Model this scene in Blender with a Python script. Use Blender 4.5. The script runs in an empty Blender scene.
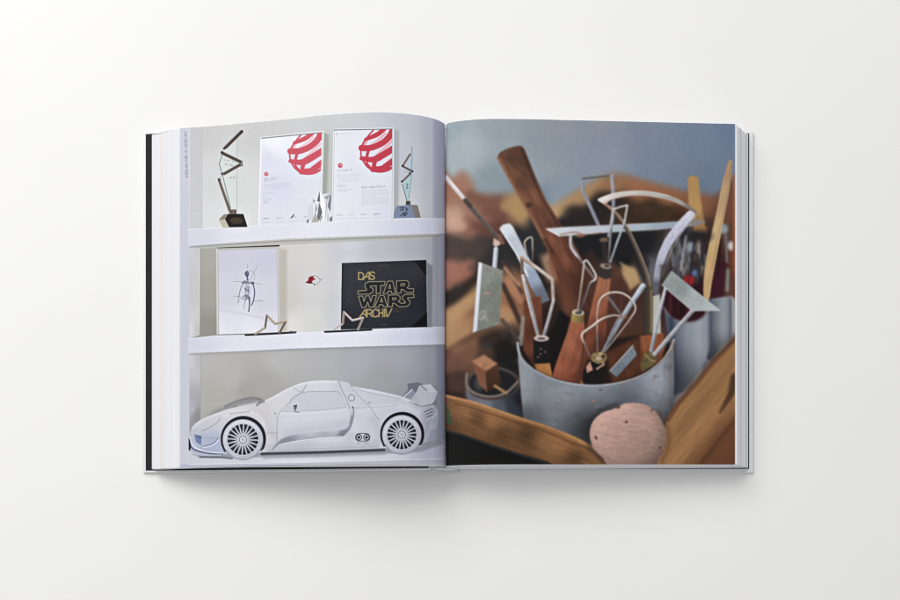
import bpy, bmesh, math, random
import numpy as np
random.seed(4)
RNG = np.random.RandomState(11)
C = bpy.context.scene.collection

# ------------------------------------------------------------------ frame of measurement
# 1 mm of table = one unit of the plan drawing: plan x runs right, plan y runs down,
# plan (450, 300) is the world origin.  World metres = plan / 1000.
CX, CY, H = 450.0, 561.0, 875.0        # foot of the plumb line under the lens, lens height (mm)

def W(x, y, z):
    return ((x - 450.0) / 1000.0, (300.0 - y) / 1000.0, z / 1000.0)

# ------------------------------------------------------------------ materials
def new_mat(name):
    m = bpy.data.materials.new(name)
    m.use_nodes = True
    nt = m.node_tree
    return m, nt, nt.nodes['Principled BSDF']

def noise_mat(name, c1, c2, scale=(40, 40, 40), rough=0.6, detail=4.0, bump=0.0, bump_scale=900.0, spec=0.3):
    m, nt, b = new_mat(name)
    tc = nt.nodes.new('ShaderNodeTexCoord')
    mp = nt.nodes.new('ShaderNodeMapping')
    mp.inputs['Scale'].default_value = scale
    nt.links.new(tc.outputs['Object'], mp.inputs['Vector'])
    n = nt.nodes.new('ShaderNodeTexNoise')
    n.inputs['Scale'].default_value = 1.0
    n.inputs['Detail'].default_value = detail
    nt.links.new(mp.outputs['Vector'], n.inputs['Vector'])
    r = nt.nodes.new('ShaderNodeValToRGB')
    r.color_ramp.elements[0].position = 0.3
    r.color_ramp.elements[1].position = 0.7
    r.color_ramp.elements[0].color = (*c1, 1)
    r.color_ramp.elements[1].color = (*c2, 1)
    nt.links.new(n.outputs['Fac'], r.inputs['Fac'])
    nt.links.new(r.outputs['Color'], b.inputs['Base Color'])
    b.inputs['Roughness'].default_value = rough
    b.inputs['Specular IOR Level'].default_value = spec
    if bump > 0:
        n2 = nt.nodes.new('ShaderNodeTexNoise')
        n2.inputs['Scale'].default_value = bump_scale
        n2.inputs['Detail'].default_value = 3.0
        nt.links.new(tc.outputs['Object'], n2.inputs['Vector'])
        bp = nt.nodes.new('ShaderNodeBump')
        bp.inputs['Strength'].default_value = bump
        bp.inputs['Distance'].default_value = 0.0004
        nt.links.new(n2.outputs['Fac'], bp.inputs['Height'])
        nt.links.new(bp.outputs['Normal'], b.inputs['Normal'])
    return m

M_TABLE = noise_mat('white_table_paint', (0.835, 0.829, 0.813), (0.85, 0.844, 0.829), (5, 5, 5), 0.7, 5, 0.12, 700, 0.2)
M_COVER = noise_mat('white_cover_cloth', (0.74, 0.74, 0.76), (0.79, 0.79, 0.81), (300, 300, 300), 0.55, 3, 0.25, 2500)
M_BLACK = noise_mat('black_endpaper_paper', (0.014, 0.013, 0.014), (0.022, 0.020, 0.022), (120, 120, 120), 0.75, 4, 0.2, 1800, 0.15)
M_EDGE = noise_mat('paper_edge', (0.60, 0.595, 0.615), (0.84, 0.84, 0.86), (420, .4, 800), 0.8, 1.0, 0, spec=0.1)
M_TAIL = noise_mat('paper_tail', (0.60, 0.595, 0.615), (0.82, 0.82, 0.84), (4, 4, 1600), 0.8, 1.5, 0, spec=0.1)
M_FAN = noise_mat('paper_fan', (0.72, 0.72, 0.745), (0.82, 0.82, 0.84), (420, 1, 300), 0.7, 2.0, 0, spec=0.15)
M_PINK = noise_mat('tinted_paper', (0.75, 0.70, 0.69), (0.79, 0.735, 0.72), (300, 2, 300), 0.7, 2, 0, spec=0.15)
M_BAND = noise_mat('woven_band', (0.62, 0.62, 0.65), (0.80, 0.80, 0.82), (1500, 300, 900), 0.7, 2, 0.3, 2500)

def print_mat():
    m, nt, b = new_mat('printed_coated_paper')
    a = nt.nodes.new('ShaderNodeAttribute')
    a.attribute_name = 'ink'
    tc = nt.nodes.new('ShaderNodeTexCoord')
    n = nt.nodes.new('ShaderNodeTexNoise')
    n.inputs['Scale'].default_value = 900
    n.inputs['Detail'].default_value = 2
    nt.links.new(tc.outputs['Object'], n.inputs['Vector'])
    mr = nt.nodes.new('ShaderNodeMapRange')
    mr.inputs['From Min'].default_value = 0.25
    mr.inputs['From Max'].default_value = 0.75
    mr.inputs['To Min'].default_value = 0.985
    mr.inputs['To Max'].default_value = 1.015
    nt.links.new(n.outputs['Fac'], mr.inputs['Value'])
    vm = nt.nodes.new('ShaderNodeVectorMath')
    vm.operation = 'SCALE'
    nt.links.new(a.outputs['Color'], vm.inputs[0])
    nt.links.new(mr.outputs['Result'], vm.inputs['Scale'])
    nt.links.new(vm.outputs['Vector'], b.inputs['Base Color'])
    b.inputs['Roughness'].default_value = 0.55
    b.inputs['Specular IOR Level'].default_value = 0.07
    return m
M_PRINT = print_mat()

# ------------------------------------------------------------------ objects
def tag(o, label=None, cat=None, group=None, kind=None):
    if label: o['label'] = label
    if cat: o['category'] = cat
    if group: o['group'] = group
    if kind: o['kind'] = kind
    return o

def link(name, me, mat, parent=None):
    o = bpy.data.objects.new(name, me)
    C.objects.link(o)
    if mat: me.materials.append(mat)
    if parent: o.parent = parent
    return o

def mesh_np(name, co, faces, mat, parent, normals=None, ink=None, smooth=True):
    me = bpy.data.meshes.new(name)
    nf = len(faces)
    me.vertices.add(len(co)); me.loops.add(nf * 4); me.polygons.add(nf)
    me.vertices.foreach_set('co', co.astype(np.float32).ravel())
    me.loops.foreach_set('vertex_index', faces.astype(np.int32).ravel())
    me.polygons.foreach_set('loop_start', np.arange(0, nf * 4, 4, dtype=np.int32))
    me.update(calc_edges=True)
    me.polygons.foreach_set('use_smooth', np.full(nf, smooth, dtype=bool))
    if ink is not None:
        at = me.color_attributes.new('ink', 'FLOAT_COLOR', 'POINT')
        rgba = np.ones((len(co), 4), np.float32); rgba[:, :3] = ink
        at.data.foreach_set('color', rgba.ravel())
    me.validate()
    if normals is not None:
        me.normals_split_custom_set_from_vertices(normals.tolist())
    return link(name, me, mat, parent)

def extrude_profile(name, prof, y0, y1, mat, parent, ny=2, mats=None, yfun=None):
    """closed profile [(x,z)] in plan mm, swept along plan y"""
    bm = bmesh.new()
    rows = []
    for k in range(ny + 1):
        t = k / ny
        r = []
        for (x, z) in prof:
            a, b = (y0, y1) if yfun is None else yfun(x, z)
            r.append(bm.verts.new(W(x, a + (b - a) * t, z)))
        rows.append(r)
    n = len(prof)
    for k in range(ny):
        for i in range(n):
            j = (i + 1) % n
            f = bm.faces.new((rows[k][i], rows[k][j], rows[k + 1][j], rows[k + 1][i]))
            if mats: f.material_index = mats[i]
    f1 = bm.faces.new(rows[0]); f2 = bm.faces.new(list(reversed(rows[-1])))
    bmesh.ops.triangulate(bm, faces=[f1, f2])
    bmesh.ops.recalc_face_normals(bm, faces=bm.faces)
    me = bpy.data.meshes.new(name); bm.to_mesh(me); bm.free()
    return link(name, me, mat, parent)

# ------------------------------------------------------------------ the printer: ink laid on a page grid
def srgb2lin(c):
    c = np.clip(np.asarray(c, float) / 255.0, 0, 1)
    return np.where(c <= 0.04045, c / 12.92, ((c + 0.055) / 1.055) ** 2.4)

def vnoise(X, Y, s, seed=0):
    r = np.random.RandomState(seed).rand(67, 67)
    u, v = X / s, Y / s
    iu, iv = np.floor(u).astype(int), np.floor(v).astype(int)
    fu, fv = u - iu, v - iv
    fu, fv = fu * fu * (3 - 2 * fu), fv * fv * (3 - 2 * fv)
    g = lambda a, b: r[a % 67, b % 67]
    return (g(iu, iv) * (1 - fu) + g(iu + 1, iv) * fu) * (1 - fv) + (g(iu, iv + 1) * (1 - fu) + g(iu + 1, iv + 1) * fu) * fv

def fbm(X, Y, s, seed=0):
    return (vnoise(X, Y, s, seed) + .5 * vnoise(X, Y, s / 2.1, seed + 1) + .25 * vnoise(X, Y, s / 4.3, seed + 2)) / 1.75

def spline(P, n=8, closed=False):
    P = [tuple(map(float, p)) for p in P]
    out = []
    m = len(P)
    rng = range(m if closed else m - 1)
    for i in rng:
        p1, p2 = P[i], P[(i + 1) % m]
        p0 = P[i - 1] if (i > 0 or closed) else p1
        p3 = P[(i + 2) % m] if (i + 2 < m or closed) else p2
        for k in range(n):
            t = k / n
            out.append(tuple(0.5 * ((2 * b) + (c - a) * t + (2 * a - 5 * b + 4 * c - d) * t * t + (-a + 3 * b - 3 * c + d) * t ** 3)
                             for a, b, c, d in zip(p0, p1, p2, p3)))
    if not closed: out.append(P[-1])
    return out

def grad(pts, p=3.0):
    """smooth colour field through (x, y, r, g, b) samples"""
    A = np.array([q[:2] + tuple(q[2]) for q in pts], float)
    def f(X, Y):
        num = np.zeros(X.shape + (3,)); den = np.zeros(X.shape)
        for x, y, r, g, b in A:
            w = 1.0 / (((X - x) ** 2 + (Y - y) ** 2) + 6.0) ** (p / 2)
            num += w[..., None] * np.array([r, g, b]); den += w
        return num / den[..., None]
    return f

def vgrad(y0, c0, y1, c1, ax=1):
    c0, c1 = np.array(c0, float), np.array(c1, float)
    def f(X, Y):
        t = np.clip(((Y if ax else X) - y0) / (y1 - y0), 0, 1)[..., None]
        return c0 * (1 - t) + c1 * t
    return f

def tex(col, amp, sx, sy=None, seed=0, rot=0.0):
    sy = sy or sx
    base = col if callable(col) else (lambda X, Y: np.broadcast_to(np.array(col, float), X.shape + (3,)))
    c, s = math.cos(rot), math.sin(rot)
    def f(X, Y):
        U, V = (X * c + Y * s) / sx, (-X * s + Y * c) / sy
        return base(X, Y) * (1 + amp * (fbm(U + 90, V + 90, 1.0, seed)[..., None] - .5) * 2)
    return f

class Print:
    def __init__(self, PX, PY):
        self.PX, self.PY = PX, PY
        self.rgb = np.zeros(PX.shape + (3,)); self.ids = np.zeros(PX.shape, int)
        self.names = ['']; self.px = PX[:, 0]
        self.ylo, self.yhi = PY[:, 0], PY[:, -1]
        self.cur = 0; self.clip = None; self.tube = 0.0
    def part(self, name=None):
        if name is None: self.cur = 0
        else: self.names.append(name); self.cur = len(self.names) - 1
    def win(self, x0, y0, x1, y1):
        i0, i1 = np.searchsorted(self.px, [x0, x1])
        if i1 <= i0: return None
        n = self.PX.shape[1] - 1
        t0 = ((y0 - self.ylo) / (self.yhi - self.ylo))[i0:i1].min(); t1 = ((y1 - self.ylo) / (self.yhi - self.ylo))[i0:i1].max()
        j0, j1 = max(0, int(t0 * n) - 1), min(n + 1, int(t1 * n) + 2)
        if j1 <= j0: return None
        return slice(i0, i1), slice(j0, j1)
    def put(self, s, a, col, alpha, own=True):
        X, Y = self.PX[s], self.PY[s]
        if self.clip is not None:
            a = a * self.clip(X, Y)
        c = col(X, Y) if callable(col) else np.array(col, float)
        aa = (a * alpha)[..., None]
        self.rgb[s] = self.rgb[s] * (1 - aa) + c * aa
        if own and self.cur and alpha > .4:
            self.ids[s] = np.where(a > .5, self.cur, self.ids[s])
    def fill(self, col): self.rgb[:] = col(self.PX, self.PY) if callable(col) else np.array(col, float)
    def blur(self, r):
        k = max(1, int(round(r / (self.px[1] - self.px[0]))))
        for ax in (0, 1):
            for _ in range(3):
                c = np.concatenate([np.repeat(self.rgb.take([0], ax), k + 1, ax), self.rgb, np.repeat(self.rgb.take([-1], ax), k, ax)], ax).cumsum(ax)
                n = self.rgb.shape[ax]
                self.rgb = (c.take(range(2 * k + 1, 2 * k + 1 + n), ax) - c.take(range(0, n), ax)) / (2 * k + 1)
    def mul(self, f): self.rgb *= f(self.PX, self.PY)[..., None]
    def poly(self, P, col, b=.35, alpha=1, holes=(), own=True):
        xs = [p[0] for p in P]; ys = [p[1] for p in P]; m = b + 1
        s = self.win(min(xs) - m, min(ys) - m, max(xs) + m, max(ys) + m)
        if s is None: return
        X, Y = self.PX[s], self.PY[s]
        d = np.full(X.shape, 1e9); ins = np.zeros(X.shape, bool)
        for Q in (P,) + tuple(holes):
            k = len(Q)
            for i in range(k):
                (ax, ay), (bx, by) = Q[i], Q[(i + 1) % k]
                ex, ey = bx - ax, by - ay
                L = ex * ex + ey * ey
                if L < 1e-12: continue
                t = np.clip(((X - ax) * ex + (Y - ay) * ey) / L, 0, 1)
                d = np.minimum(d, (X - ax - t * ex) ** 2 + (Y - ay - t * ey) ** 2)
                if ay != by:
                    ins ^= ((ay > Y) != (by > Y)) & (X < ex * (Y - ay) / ey + ax)
        d = np.sqrt(d); d = np.where(ins, -d, d)
        t = np.clip(.5 - d / (2 * b), 0, 1)
        self.put(s, t * t * (3 - 2 * t), col, alpha, own)
    def line(self, P, w, col, b=.35, alpha=1, own=True):
        ws = list(w) if hasattr(w, '__len__') else [w] * len(P)
        if len(ws) != len(P): ws = list(np.interp(np.linspace(0, 1, len(P)), np.linspace(0, 1, len(ws)), ws))
        xs = [p[0] for p in P]; ys = [p[1] for p in P]; m = b + max(ws) + 1
        s = self.win(min(xs) - m, min(ys) - m, max(xs) + m, max(ys) + m)
        if s is None: return
        X, Y = self.PX[s], self.PY[s]; d = np.full(X.shape, 1e9); lit = np.zeros(X.shape)
        for i in range(len(P) - 1):
            (ax, ay), (bx, by) = P[i], P[i + 1]
            ex, ey = bx - ax, by - ay; L = ex * ex + ey * ey + 1e-12
            t = np.clip(((X - ax) * ex + (Y - ay) * ey) / L, 0, 1)
            hw = .5 * (ws[i] * (1 - t) + ws[i + 1] * t)
            ox, oy = X - ax - t * ex, Y - ay - t * ey
            dn = np.hypot(ox, oy) - hw
            if self.tube:                     # a rod is lit from above left
                lit = np.where(dn < d, np.clip((-.55 * ox - .83 * oy) / np.maximum(hw, .3), -1, 1), lit)
            d = np.minimum(d, dn)
        if self.tube and b <= 1.25 and max(ws) > 1.2:
            base = col
            k = self.tube * (1.0 if max(ws) < 6 else .6)
            def col(X, Y, base=base, lit=lit, k=k):
                c = base(X, Y) if callable(base) else np.broadcast_to(np.array(base, float), X.shape + (3,))
                c = c * (1 + .09 * (fbm(X + 40, Y + 40, 2.2, 77)[..., None] - .5) * 2)
                return np.clip(c * (1 + k * lit[..., None]) + 46 * k * np.clip(1 - np.abs(lit[..., None] - .45) / .3, 0, 1), 0, 250)
        t = np.clip(.5 - d / (2 * b), 0, 1)
        self.put(s, t * t * (3 - 2 * t), col, alpha, own)
    def ell(self, cx, cy, rx, ry, col, b=.35, alpha=1, rot=0, own=True):
        R = max(rx, ry) + b + 1
        s = self.win(cx - R, cy - R, cx + R, cy + R)
        if s is None: return
        c, q = math.cos(rot), math.sin(rot)
        X, Y = self.PX[s] - cx, self.PY[s] - cy
        U, V = (X * c + Y * q) / rx, (-X * q + Y * c) / ry
        d = (np.hypot(U, V) - 1) * min(rx, ry)
        t = np.clip(.5 - d / (2 * b), 0, 1)
        self.put(s, t * t * (3 - 2 * t), col, alpha, own)
    def microtext(self, x0, y0, x1, y1, size, col, alpha=.6, seed=0, fill=1.0):
        """a line of type too small to read: upright strokes of a letter's height with word gaps"""
        r = random.Random(seed); L = math.hypot(x1 - x0, y1 - y0); ux, uy = (x1 - x0) / L, (y1 - y0) / L
        t = 0.0
        while t < L * fill:
            wl = r.randint(2, 7)
            for k in range(wl):
                if t > L * fill: break
                h = size * (.5 if r.random() < .7 else .75)
                px, py = x0 + ux * t, y0 + uy * t
                self.line([(px, py), (px + uy * h, py - ux * h)], size * .15, col, .32, alpha * .42, own=False)
                if r.random() < .6:
                    self.line([(px, py - 0), (px + ux * size * .3, py + uy * size * .3)], size * .14, col, .32, alpha * .36, own=False)
                t += size * .42
            t += size * .4

LET = {  # stroke capitals on a 1 x 1 box, y down
 'D': [[(0, 0), (0, 1), (.5, 1), (.85, .8), (.9, .5), (.85, .2), (.5, 0), (0, 0)]],
 'A': [[(0, 1), (.75, 0), (.9, 0), (.9, 1)], [(.35, .62), (.9, .62)]],
 'S': [[(.85, .15), (.6, 0), (.25, 0), (.05, .2), (.2, .43), (.7, .55), (.88, .77), (.65, 1), (.25, 1), (.02, .84)]],
 'R': [[(0, 1), (0, 0), (.6, 0), (.82, .15), (.82, .4), (.6, .55), (0, .55)], [(.45, .55), (.9, 1)]],
 'C': [[(.9, .18), (.65, 0), (.35, 0), (.08, .25), (.05, .5), (.08, .75), (.35, 1), (.65, 1), (.9, .82)]],
 'H': [[(0, 0), (0, 1)], [(.85, 0), (.85, 1)], [(0, .5), (.85, .5)]],
 'I': [[(.3, 0), (.3, 1)]],
 'V': [[(0, 0), (.12, 1), (.3, 1), (.95, 0)]],
}
def word(pr, txt, boxes, w, col):
    for ch, (x0, y0, x1, y1) in zip(txt, boxes):
        for st in LET[ch]:
            pr.line([(x0 + (x1 - x0) * a, y0 + (y1 - y0) * b) for a, b in st], w, col, .3, own=False)

# ------------------------------------------------------------------ shelf photograph (left page)
def draw_shelf(p):
    Z = lambda ox, oy, s, pts: [(ox + a / s, oy + b / s) for a, b in pts]
    p.fill((214, 214, 222))
    # back walls and cheeks of the three bays
    p.poly([(189, 100), (450, 100), (450, 219), (189, 230)], grad([
        (203, 130, (204, 203, 204)), (250, 125, (205, 204, 204)), (300, 118, (206, 206, 207)), (350, 117, (205, 207, 212)), (400, 120, (200, 204, 214)),
        (430, 130, (196, 200, 212)), (212, 180, (213, 214, 214)), (250, 190, (216, 217, 216)), (212, 220, (220, 221, 221)), (250, 220, (220, 221, 220)), (327, 150, (198, 199, 198)),
        (328, 180, (196, 197, 192)), (400, 145, (204, 208, 216)), (398, 205, (214, 216, 220)), (425, 170, (200, 204, 214)), (430, 210, (205, 208, 216))]))
    p.poly([(189, 100), (202, 100), (202, 229), (189, 230)], vgrad(130, (201, 200, 205), 228, (205, 205, 206)), .8)
    p.line([(202, 110), (202, 229)], .8, (190, 189, 190), .8, .6)
    p.poly([(433, 100), (450, 100), (450, 219), (433, 218)], (178, 180, 202), 2.5)  # gutter end inked darker: shade of the sloping page painted into the print
    p.poly([(189, 243), (450, 231), (450, 330), (189, 339)], grad([
        (205, 252, (172, 170, 160)), (209, 290, (166, 163, 152)), (209, 330, (150, 147, 136)), (290, 255, (212, 209, 204)), (286, 300, (206, 203, 196)), (295, 325, (222, 220, 216)),
        (315, 255, (214, 212, 210)), (320, 290, (212, 211, 212)), (315, 320, (216, 215, 214)), (340, 250, (204, 204, 210)), (345, 245, (210, 210, 220)), (380, 252, (192, 194, 202)),
        (420, 250, (184, 187, 197)), (430, 290, (178, 181, 190)), (336, 300, (204, 205, 210)), (336, 320, (206, 207, 212))]))
    p.poly([(189, 243), (201, 246), (200, 335), (189, 339)], grad([(190, 250, (206, 206, 212)), (199, 250, (198, 198, 202)), (190, 330, (218, 218, 224)), (198, 330, (196, 195, 192)), (196, 290, (200, 200, 200))]), .6)
    p.line([(201, 247), (200.3, 335)], .9, (140, 137, 128), .6, .7)
    p.poly([(189, 245.6), (290, 239.2), (450, 233), (450, 237), (290, 244.5), (202, 248.6)], (190, 189, 184), .9)
    p.poly([(432, 236), (439, 236), (438.5, 327), (432, 327.5)], (166, 170, 182), .7)
    p.poly([(438.5, 233), (450, 233), (450, 330), (438.5, 327)], (176, 179, 202), .6)  # darker ink here too, adding page shade towards the gutter
    p.poly([(189, 352), (450, 343), (450, 470), (189, 470)], grad([
        (208, 358, (186, 184, 182)), (230, 375, (184, 182, 179)), (215, 400, (178, 176, 168)), (250, 392, (168, 166, 160)), (280, 360, (185, 184, 184)), (320, 365, (180, 180, 182)), (265, 385, (172, 170, 166)),
        (360, 360, (174, 176, 182)), (400, 355, (172, 174, 182)), (430, 360, (164, 167, 178)), (380, 380, (164, 166, 170)), (430, 378, (158, 162, 172)), (437, 400, (134, 137, 148)), (441, 430, (130, 133, 146))]))
    p.poly([(189, 352), (201, 352), (200.5, 420), (189, 432)], grad([(190, 360, (204, 204, 210)), (199, 360, (190, 189, 190)), (190, 410, (182, 183, 190)), (198, 415, (146, 145, 146))]), .6)
    p.line([(201, 354), (200.5, 418)], .9, (165, 163, 160), .7, .6)
    p.line([(189, 353.2), (290, 349), (450, 344.6)], 3.6, (150, 150, 154), 2.2, .55)
    p.poly([(436.5, 345), (450, 345), (450, 462), (437, 440)], (152, 156, 180), 1.2, .9)  # gutter strip of the lowest bay, page shade painted in
    p.rgb += (np.array([213., 213., 215.]) - p.rgb) * .16
    # face frame and shelves
    p.poly([(176, 100), (189.4, 100), (189.4, 470), (176, 470)], vgrad(120, (207, 207, 220), 460, (203, 205, 216)), .5)
    p.line([(189.5, 100), (189.5, 229)], .6, (226, 226, 232), .4, .7)
    for top, bot in ((([(188, 229.4), (250, 226.2), (332, 221.2), (420, 218.4), (450, 219)]), [(450, 233.2), (400, 234.6), (290, 238.0), (250, 241.4), (188, 246)]),
                     (([(188, 338.8), (217, 335.6), (290, 333.2), (345, 331), (437, 327), (450, 327.6)]), [(450, 344.2), (380, 346), (290, 348.6), (250, 350.8), (188, 353.3)])):
        p.poly(top + bot, grad([(190, 240, (214, 215, 226)), (250, 234, (222, 223, 232)), (330, 228, (226, 227, 235)), (440, 226, (216, 219, 234)),
                                (190, 345, (214, 215, 227)), (250, 342, (222, 223, 234)), (330, 340, (226, 227, 236)), (440, 335, (216, 220, 236))]), .5)
        p.line(top, .8, (234, 234, 239), .5, .8)
    p.line([(190, 247), (290, 240.6), (440, 235.6)], 1.2, (150, 150, 148), .9, .6)
    # floor of the lowest bay
    p.poly([(176, 470), (176, 452), (189, 450), (200, 453), (300, 452), (420, 446), (439, 437), (450, 446), (450, 475), (176, 475)],
           grad([(184, 458, (206, 208, 217)), (230, 460, (208, 209, 217)), (300, 459, (216, 217, 223)), (380, 455, (212, 213, 222)), (440, 452, (190, 192, 210))]), .7)
    p.poly([(256, 452), (300, 452), (380, 447), (425, 442), (440, 436), (444, 444), (420, 452), (380, 454), (300, 456.5), (225, 458), (200, 457.5), (192, 454)], (150, 152, 162), 1.6, .75)
    p.poly([(176, 464.6), (300, 462.4), (450, 458.6), (450, 463), (300, 466), (176, 469)], (188, 188, 204), .6, .75)
    p.line([(189, 464.5), (300, 462.6), (445, 458.8)], .5, (236, 236, 240), .5, .8)
    # caption along the frame
    p.microtext(187.4, 177, 186.2, 131, 3.4, (104, 102, 124), 1.5, 5)

    # first trophy
    p.part('printed_trophy')
    p.poly([(237, 131.5), (237, 211), (231, 209), (228, 196), (222, 174), (219, 164), (222.5, 154), (240, 131)], (214, 222, 219), .5, .45)
    p.line([(237, 132), (237, 210)], .6, (176, 186, 184), .4, .8)
    p.line([(240, 131), (236.5, 130.2), (233, 134)], .6, (190, 196, 196), .4)
    p.line([(222.5, 154), (219.2, 164.2), (222, 173), (228, 197), (230.6, 208)], .9, (128, 160, 152), .45)
    dk = (84, 74, 66)
    for a, b, w, c in (((241.6, 131.6), (226, 147), 3.3, dk), ((222.8, 153.2), (240.6, 161.8), 3.2, (92, 84, 74)), ((240.6, 164.4), (224.4, 173.6), 3.0, (104, 90, 86)), ((219.2, 180.4), (230.2, 212), 2.7, (128, 116, 108))):
        p.line([a, b], w, c, .45)
        dx, dy = b[0] - a[0], b[1] - a[1]; L = math.hypot(dx, dy); nx_, ny_ = -dy / L * w * .42, dx / L * w * .42
        for q in (-1, 1): p.line([(a[0] + q * nx_, a[1] + q * ny_), (b[0] + q * nx_, b[1] + q * ny_)], .5, (168, 158, 148), .35, .6)
        for q in range(int(L / 1.6)):
            t = (q + .5) * 1.6 / L; p.ell(a[0] + dx * t, a[1] + dy * t, .35, .35, (46, 40, 38), .3, .7)
    p.poly([(240, 132.8), (243, 130), (242.6, 133)], (30, 28, 28), .4)
    for x, y in ((224.2, 148.2), (222, 152.5), (241.2, 162.2), (241.2, 165), (222.4, 174), (219.2, 179.4)):
        p.ell(x, y, 1.5, 1.4, (70, 66, 62), .45)
    for a, b in (((223.5, 147), (222.2, 151)), ((241.4, 162), (240.8, 166)), ((223, 174), (219.4, 179))):
        p.line([a, b], .7, (190, 184, 176), .35)
    p.microtext(224, 160, 235, 162.4, 2.6, (70, 74, 72), .7, 2); p.microtext(225, 164.6, 235, 166.6, 2.6, (70, 74, 72), .7, 3); p.microtext(229.4, 178, 235, 178, 2.4, (60, 64, 62), .9, 4)
    p.poly([(229.8, 209.4), (236.4, 209.4), (236.6, 214), (230, 214)], (122, 110, 104), .4)
    p.line([(231, 211.8), (236, 211.8)], .5, (70, 64, 60), .3); p.line([(233.2, 209.6), (233.2, 213.8)], .4, (170, 160, 152), .3)
    p.poly([(218.8, 219.9), (223.5, 214.6), (228.4, 213.8), (225.6, 219.3), (229.8, 227.6), (222.9, 227.9)], (196, 190, 176), .4)
    p.poly([(218.8, 219.9), (223.5, 214.6), (228.4, 213.8), (225.6, 219.3)], (150, 146, 134), .4)
    p.poly([(225.2, 219.3), (228, 213.9), (243.4, 213.9), (247.5, 226.9), (229.3, 227.3)], (38, 34, 33), .4)
    p.ell(236.5, 220.6, 7.2, 3.4, (78, 66, 56), .9)
    p.microtext(231, 220.2, 241.5, 220.2, 2.2, (140, 116, 92), .7, 6); p.microtext(232, 223, 242, 223, 2.2, (130, 106, 84), .6, 7)
    p.part()

    # certificates
    def sphere(T, red, pink, clip):
        p.clip = clip
        q = lambda pts: [T(a, b) for a, b in pts]
        sp = lambda pts: spline(q(pts), 6)
        for pts, w in (([(385, 215), (440, 185), (500, 130)], 2.2), ([(430, 300), (490, 255), (560, 190)], 2.4), ([(480, 405), (520, 365), (560, 335)], 2.2)):
            p.line(sp(pts), [w * .4, w, w], pink, .7, .8)
        for pts, w, c in (([(352, 180), (330, 215), (318, 245)], 2.6, pink), ([(365, 262), (352, 300), (346, 335)], 2.9, red), ([(422, 345), (408, 385), (408, 425)], 4.2, red), ([(345, 345), (350, 380), (372, 405)], 2.2, red)):
            p.line(sp(pts), w, c, .45)
        for pts, w in (([(338, 178), (385, 160), (440, 134), (492, 92)], [2.5, 3.6, 3.6]), ([(303, 250), (380, 248), (470, 212), (535, 155), (568, 92), (575, 70)], [4.8, 4.8, 5.4]),
                       ([(303, 335), (400, 345), (480, 308), (575, 248)], [3, 5.4, 5.0]), ([(400, 425), (470, 418), (520, 388), (575, 352)], [4.6, 4, 5.2]), ([(500, 395), (525, 415)], [3.6, 3.6])):
            p.line(sp(pts), [q_ * 1.28 for q_ in w], red, .45)
        p.line(sp([(400, 103), (352, 160), (312, 220), (298, 285), (310, 340), (345, 395), (400, 432), (455, 443), (520, 432), (565, 405)]), [1.6, 1.6, 1.6, 1.6, 2.6, 2.6, 2.2], red, .45)
        p.clip = None
    inside = lambda Q: (lambda X, Y: ((X > np.interp(Y, [Q[0][1], Q[3][1]], [Q[0][0], Q[3][0]])) & (X < np.interp(Y, [Q[1][1], Q[2][1]], [Q[1][0], Q[2][0]])) &
                                      (Y > np.interp(X, [Q[0][0], Q[1][0]], [Q[0][1], Q[1][1]]))).astype(float))
    p.poly([(323, 132), (329, 135), (327, 196), (320, 194)], (168, 170, 164), 1.8, .85)
    p.part('printed_certificate')
    A = [(260.2, 137.2), (323.9, 130.6), (321.5, 222), (257.3, 226)]
    p.poly(A, (233, 234, 238), .4)
    B = [(262.2, 138.6), (322, 132.8), (319.6, 222.3), (259.6, 225.4)]
    p.poly(B, grad([(275, 142, (236, 236, 243)), (295, 142, (232, 232, 240)), (265, 160, (220, 221, 234)), (300, 165, (221, 222, 233)), (280, 190, (217, 219, 232)), (315, 200, (222, 223, 231)), (265, 220, (221, 223, 233)), (300, 215, (222, 223, 232))]), .35)
    p.line([(261.5, 138.2), (322.5, 132.4)], 1.0, (120, 118, 122), .45, .8)
    p.line([(322.6, 132.6), (320.2, 222)], .7, (205, 205, 206), .4)
    p.line([(260, 138.5), (257.4, 225.5)], .5, (208, 208, 212), .4)
    sphere(lambda a, b: (255 + a / 8.576, 122 + b / 8.576), (214, 98, 114), (236, 182, 192), inside(B))
    p.ell(266.3, 174.0, 2.1, 2.1, (214, 110, 122), .5); p.ell(266.8, 173.6, .8, .6, (236, 190, 196), .4)
    gy = (118, 118, 132)
    p.microtext(264, 179.8, 277, 178.4, 2.6, gy, .75, 11); p.microtext(264, 181.6, 275, 180.4, 2.4, gy, .5, 12)
    for k in range(4): p.microtext(264, 184.9 + k * 1.55, 291, 182.9 + k * 1.55, 1.5, gy, .30, 20 + k, (1, 1, .95, .85)[k])
    p.microtext(263.7, 193.6, 274, 192.7, 2.3, gy, .6, 31); p.microtext(263.6, 196.4, 268, 196, 2, gy, .4, 32)
    for k in range(4): p.microtext(263.4, 199.3 + k * 1.5, 272, 198.6 + k * 1.5, 1.6, gy, .45, 40 + k, (1, .95, .7, .6)[k])
    for x, s in ((263, 1.0), (276.6, .5), (290, .8), (303.5, .6)):
        y = 222.8 - (x - 260) * .045
        p.microtext(x, y, x + 7, y - .4, 1.5, gy, .4, int(x))
        p.line(spline([(x, y - 3.4), (x + 1.5, y - 4.6), (x + 2.2, y - 3.6), (x + 4, y - 4.8), (x + 6, y - 4)], 5), .55, (90, 90, 104), .35, s * .5)
    p.line([(291.5, 217.5), (293.5, 215), (294, 214.6)], 1.1, (70, 70, 80), .4, .8)
    p.part()
    p.poly([(393, 128), (399, 131), (398.5, 216), (393, 218.4)], (180, 183, 186), 1.8, .8)
    p.part('printed_certificate')
    A = [(333.4, 128.9), (394, 127.6), (393.4, 218.6), (331.6, 221.4)]
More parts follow.
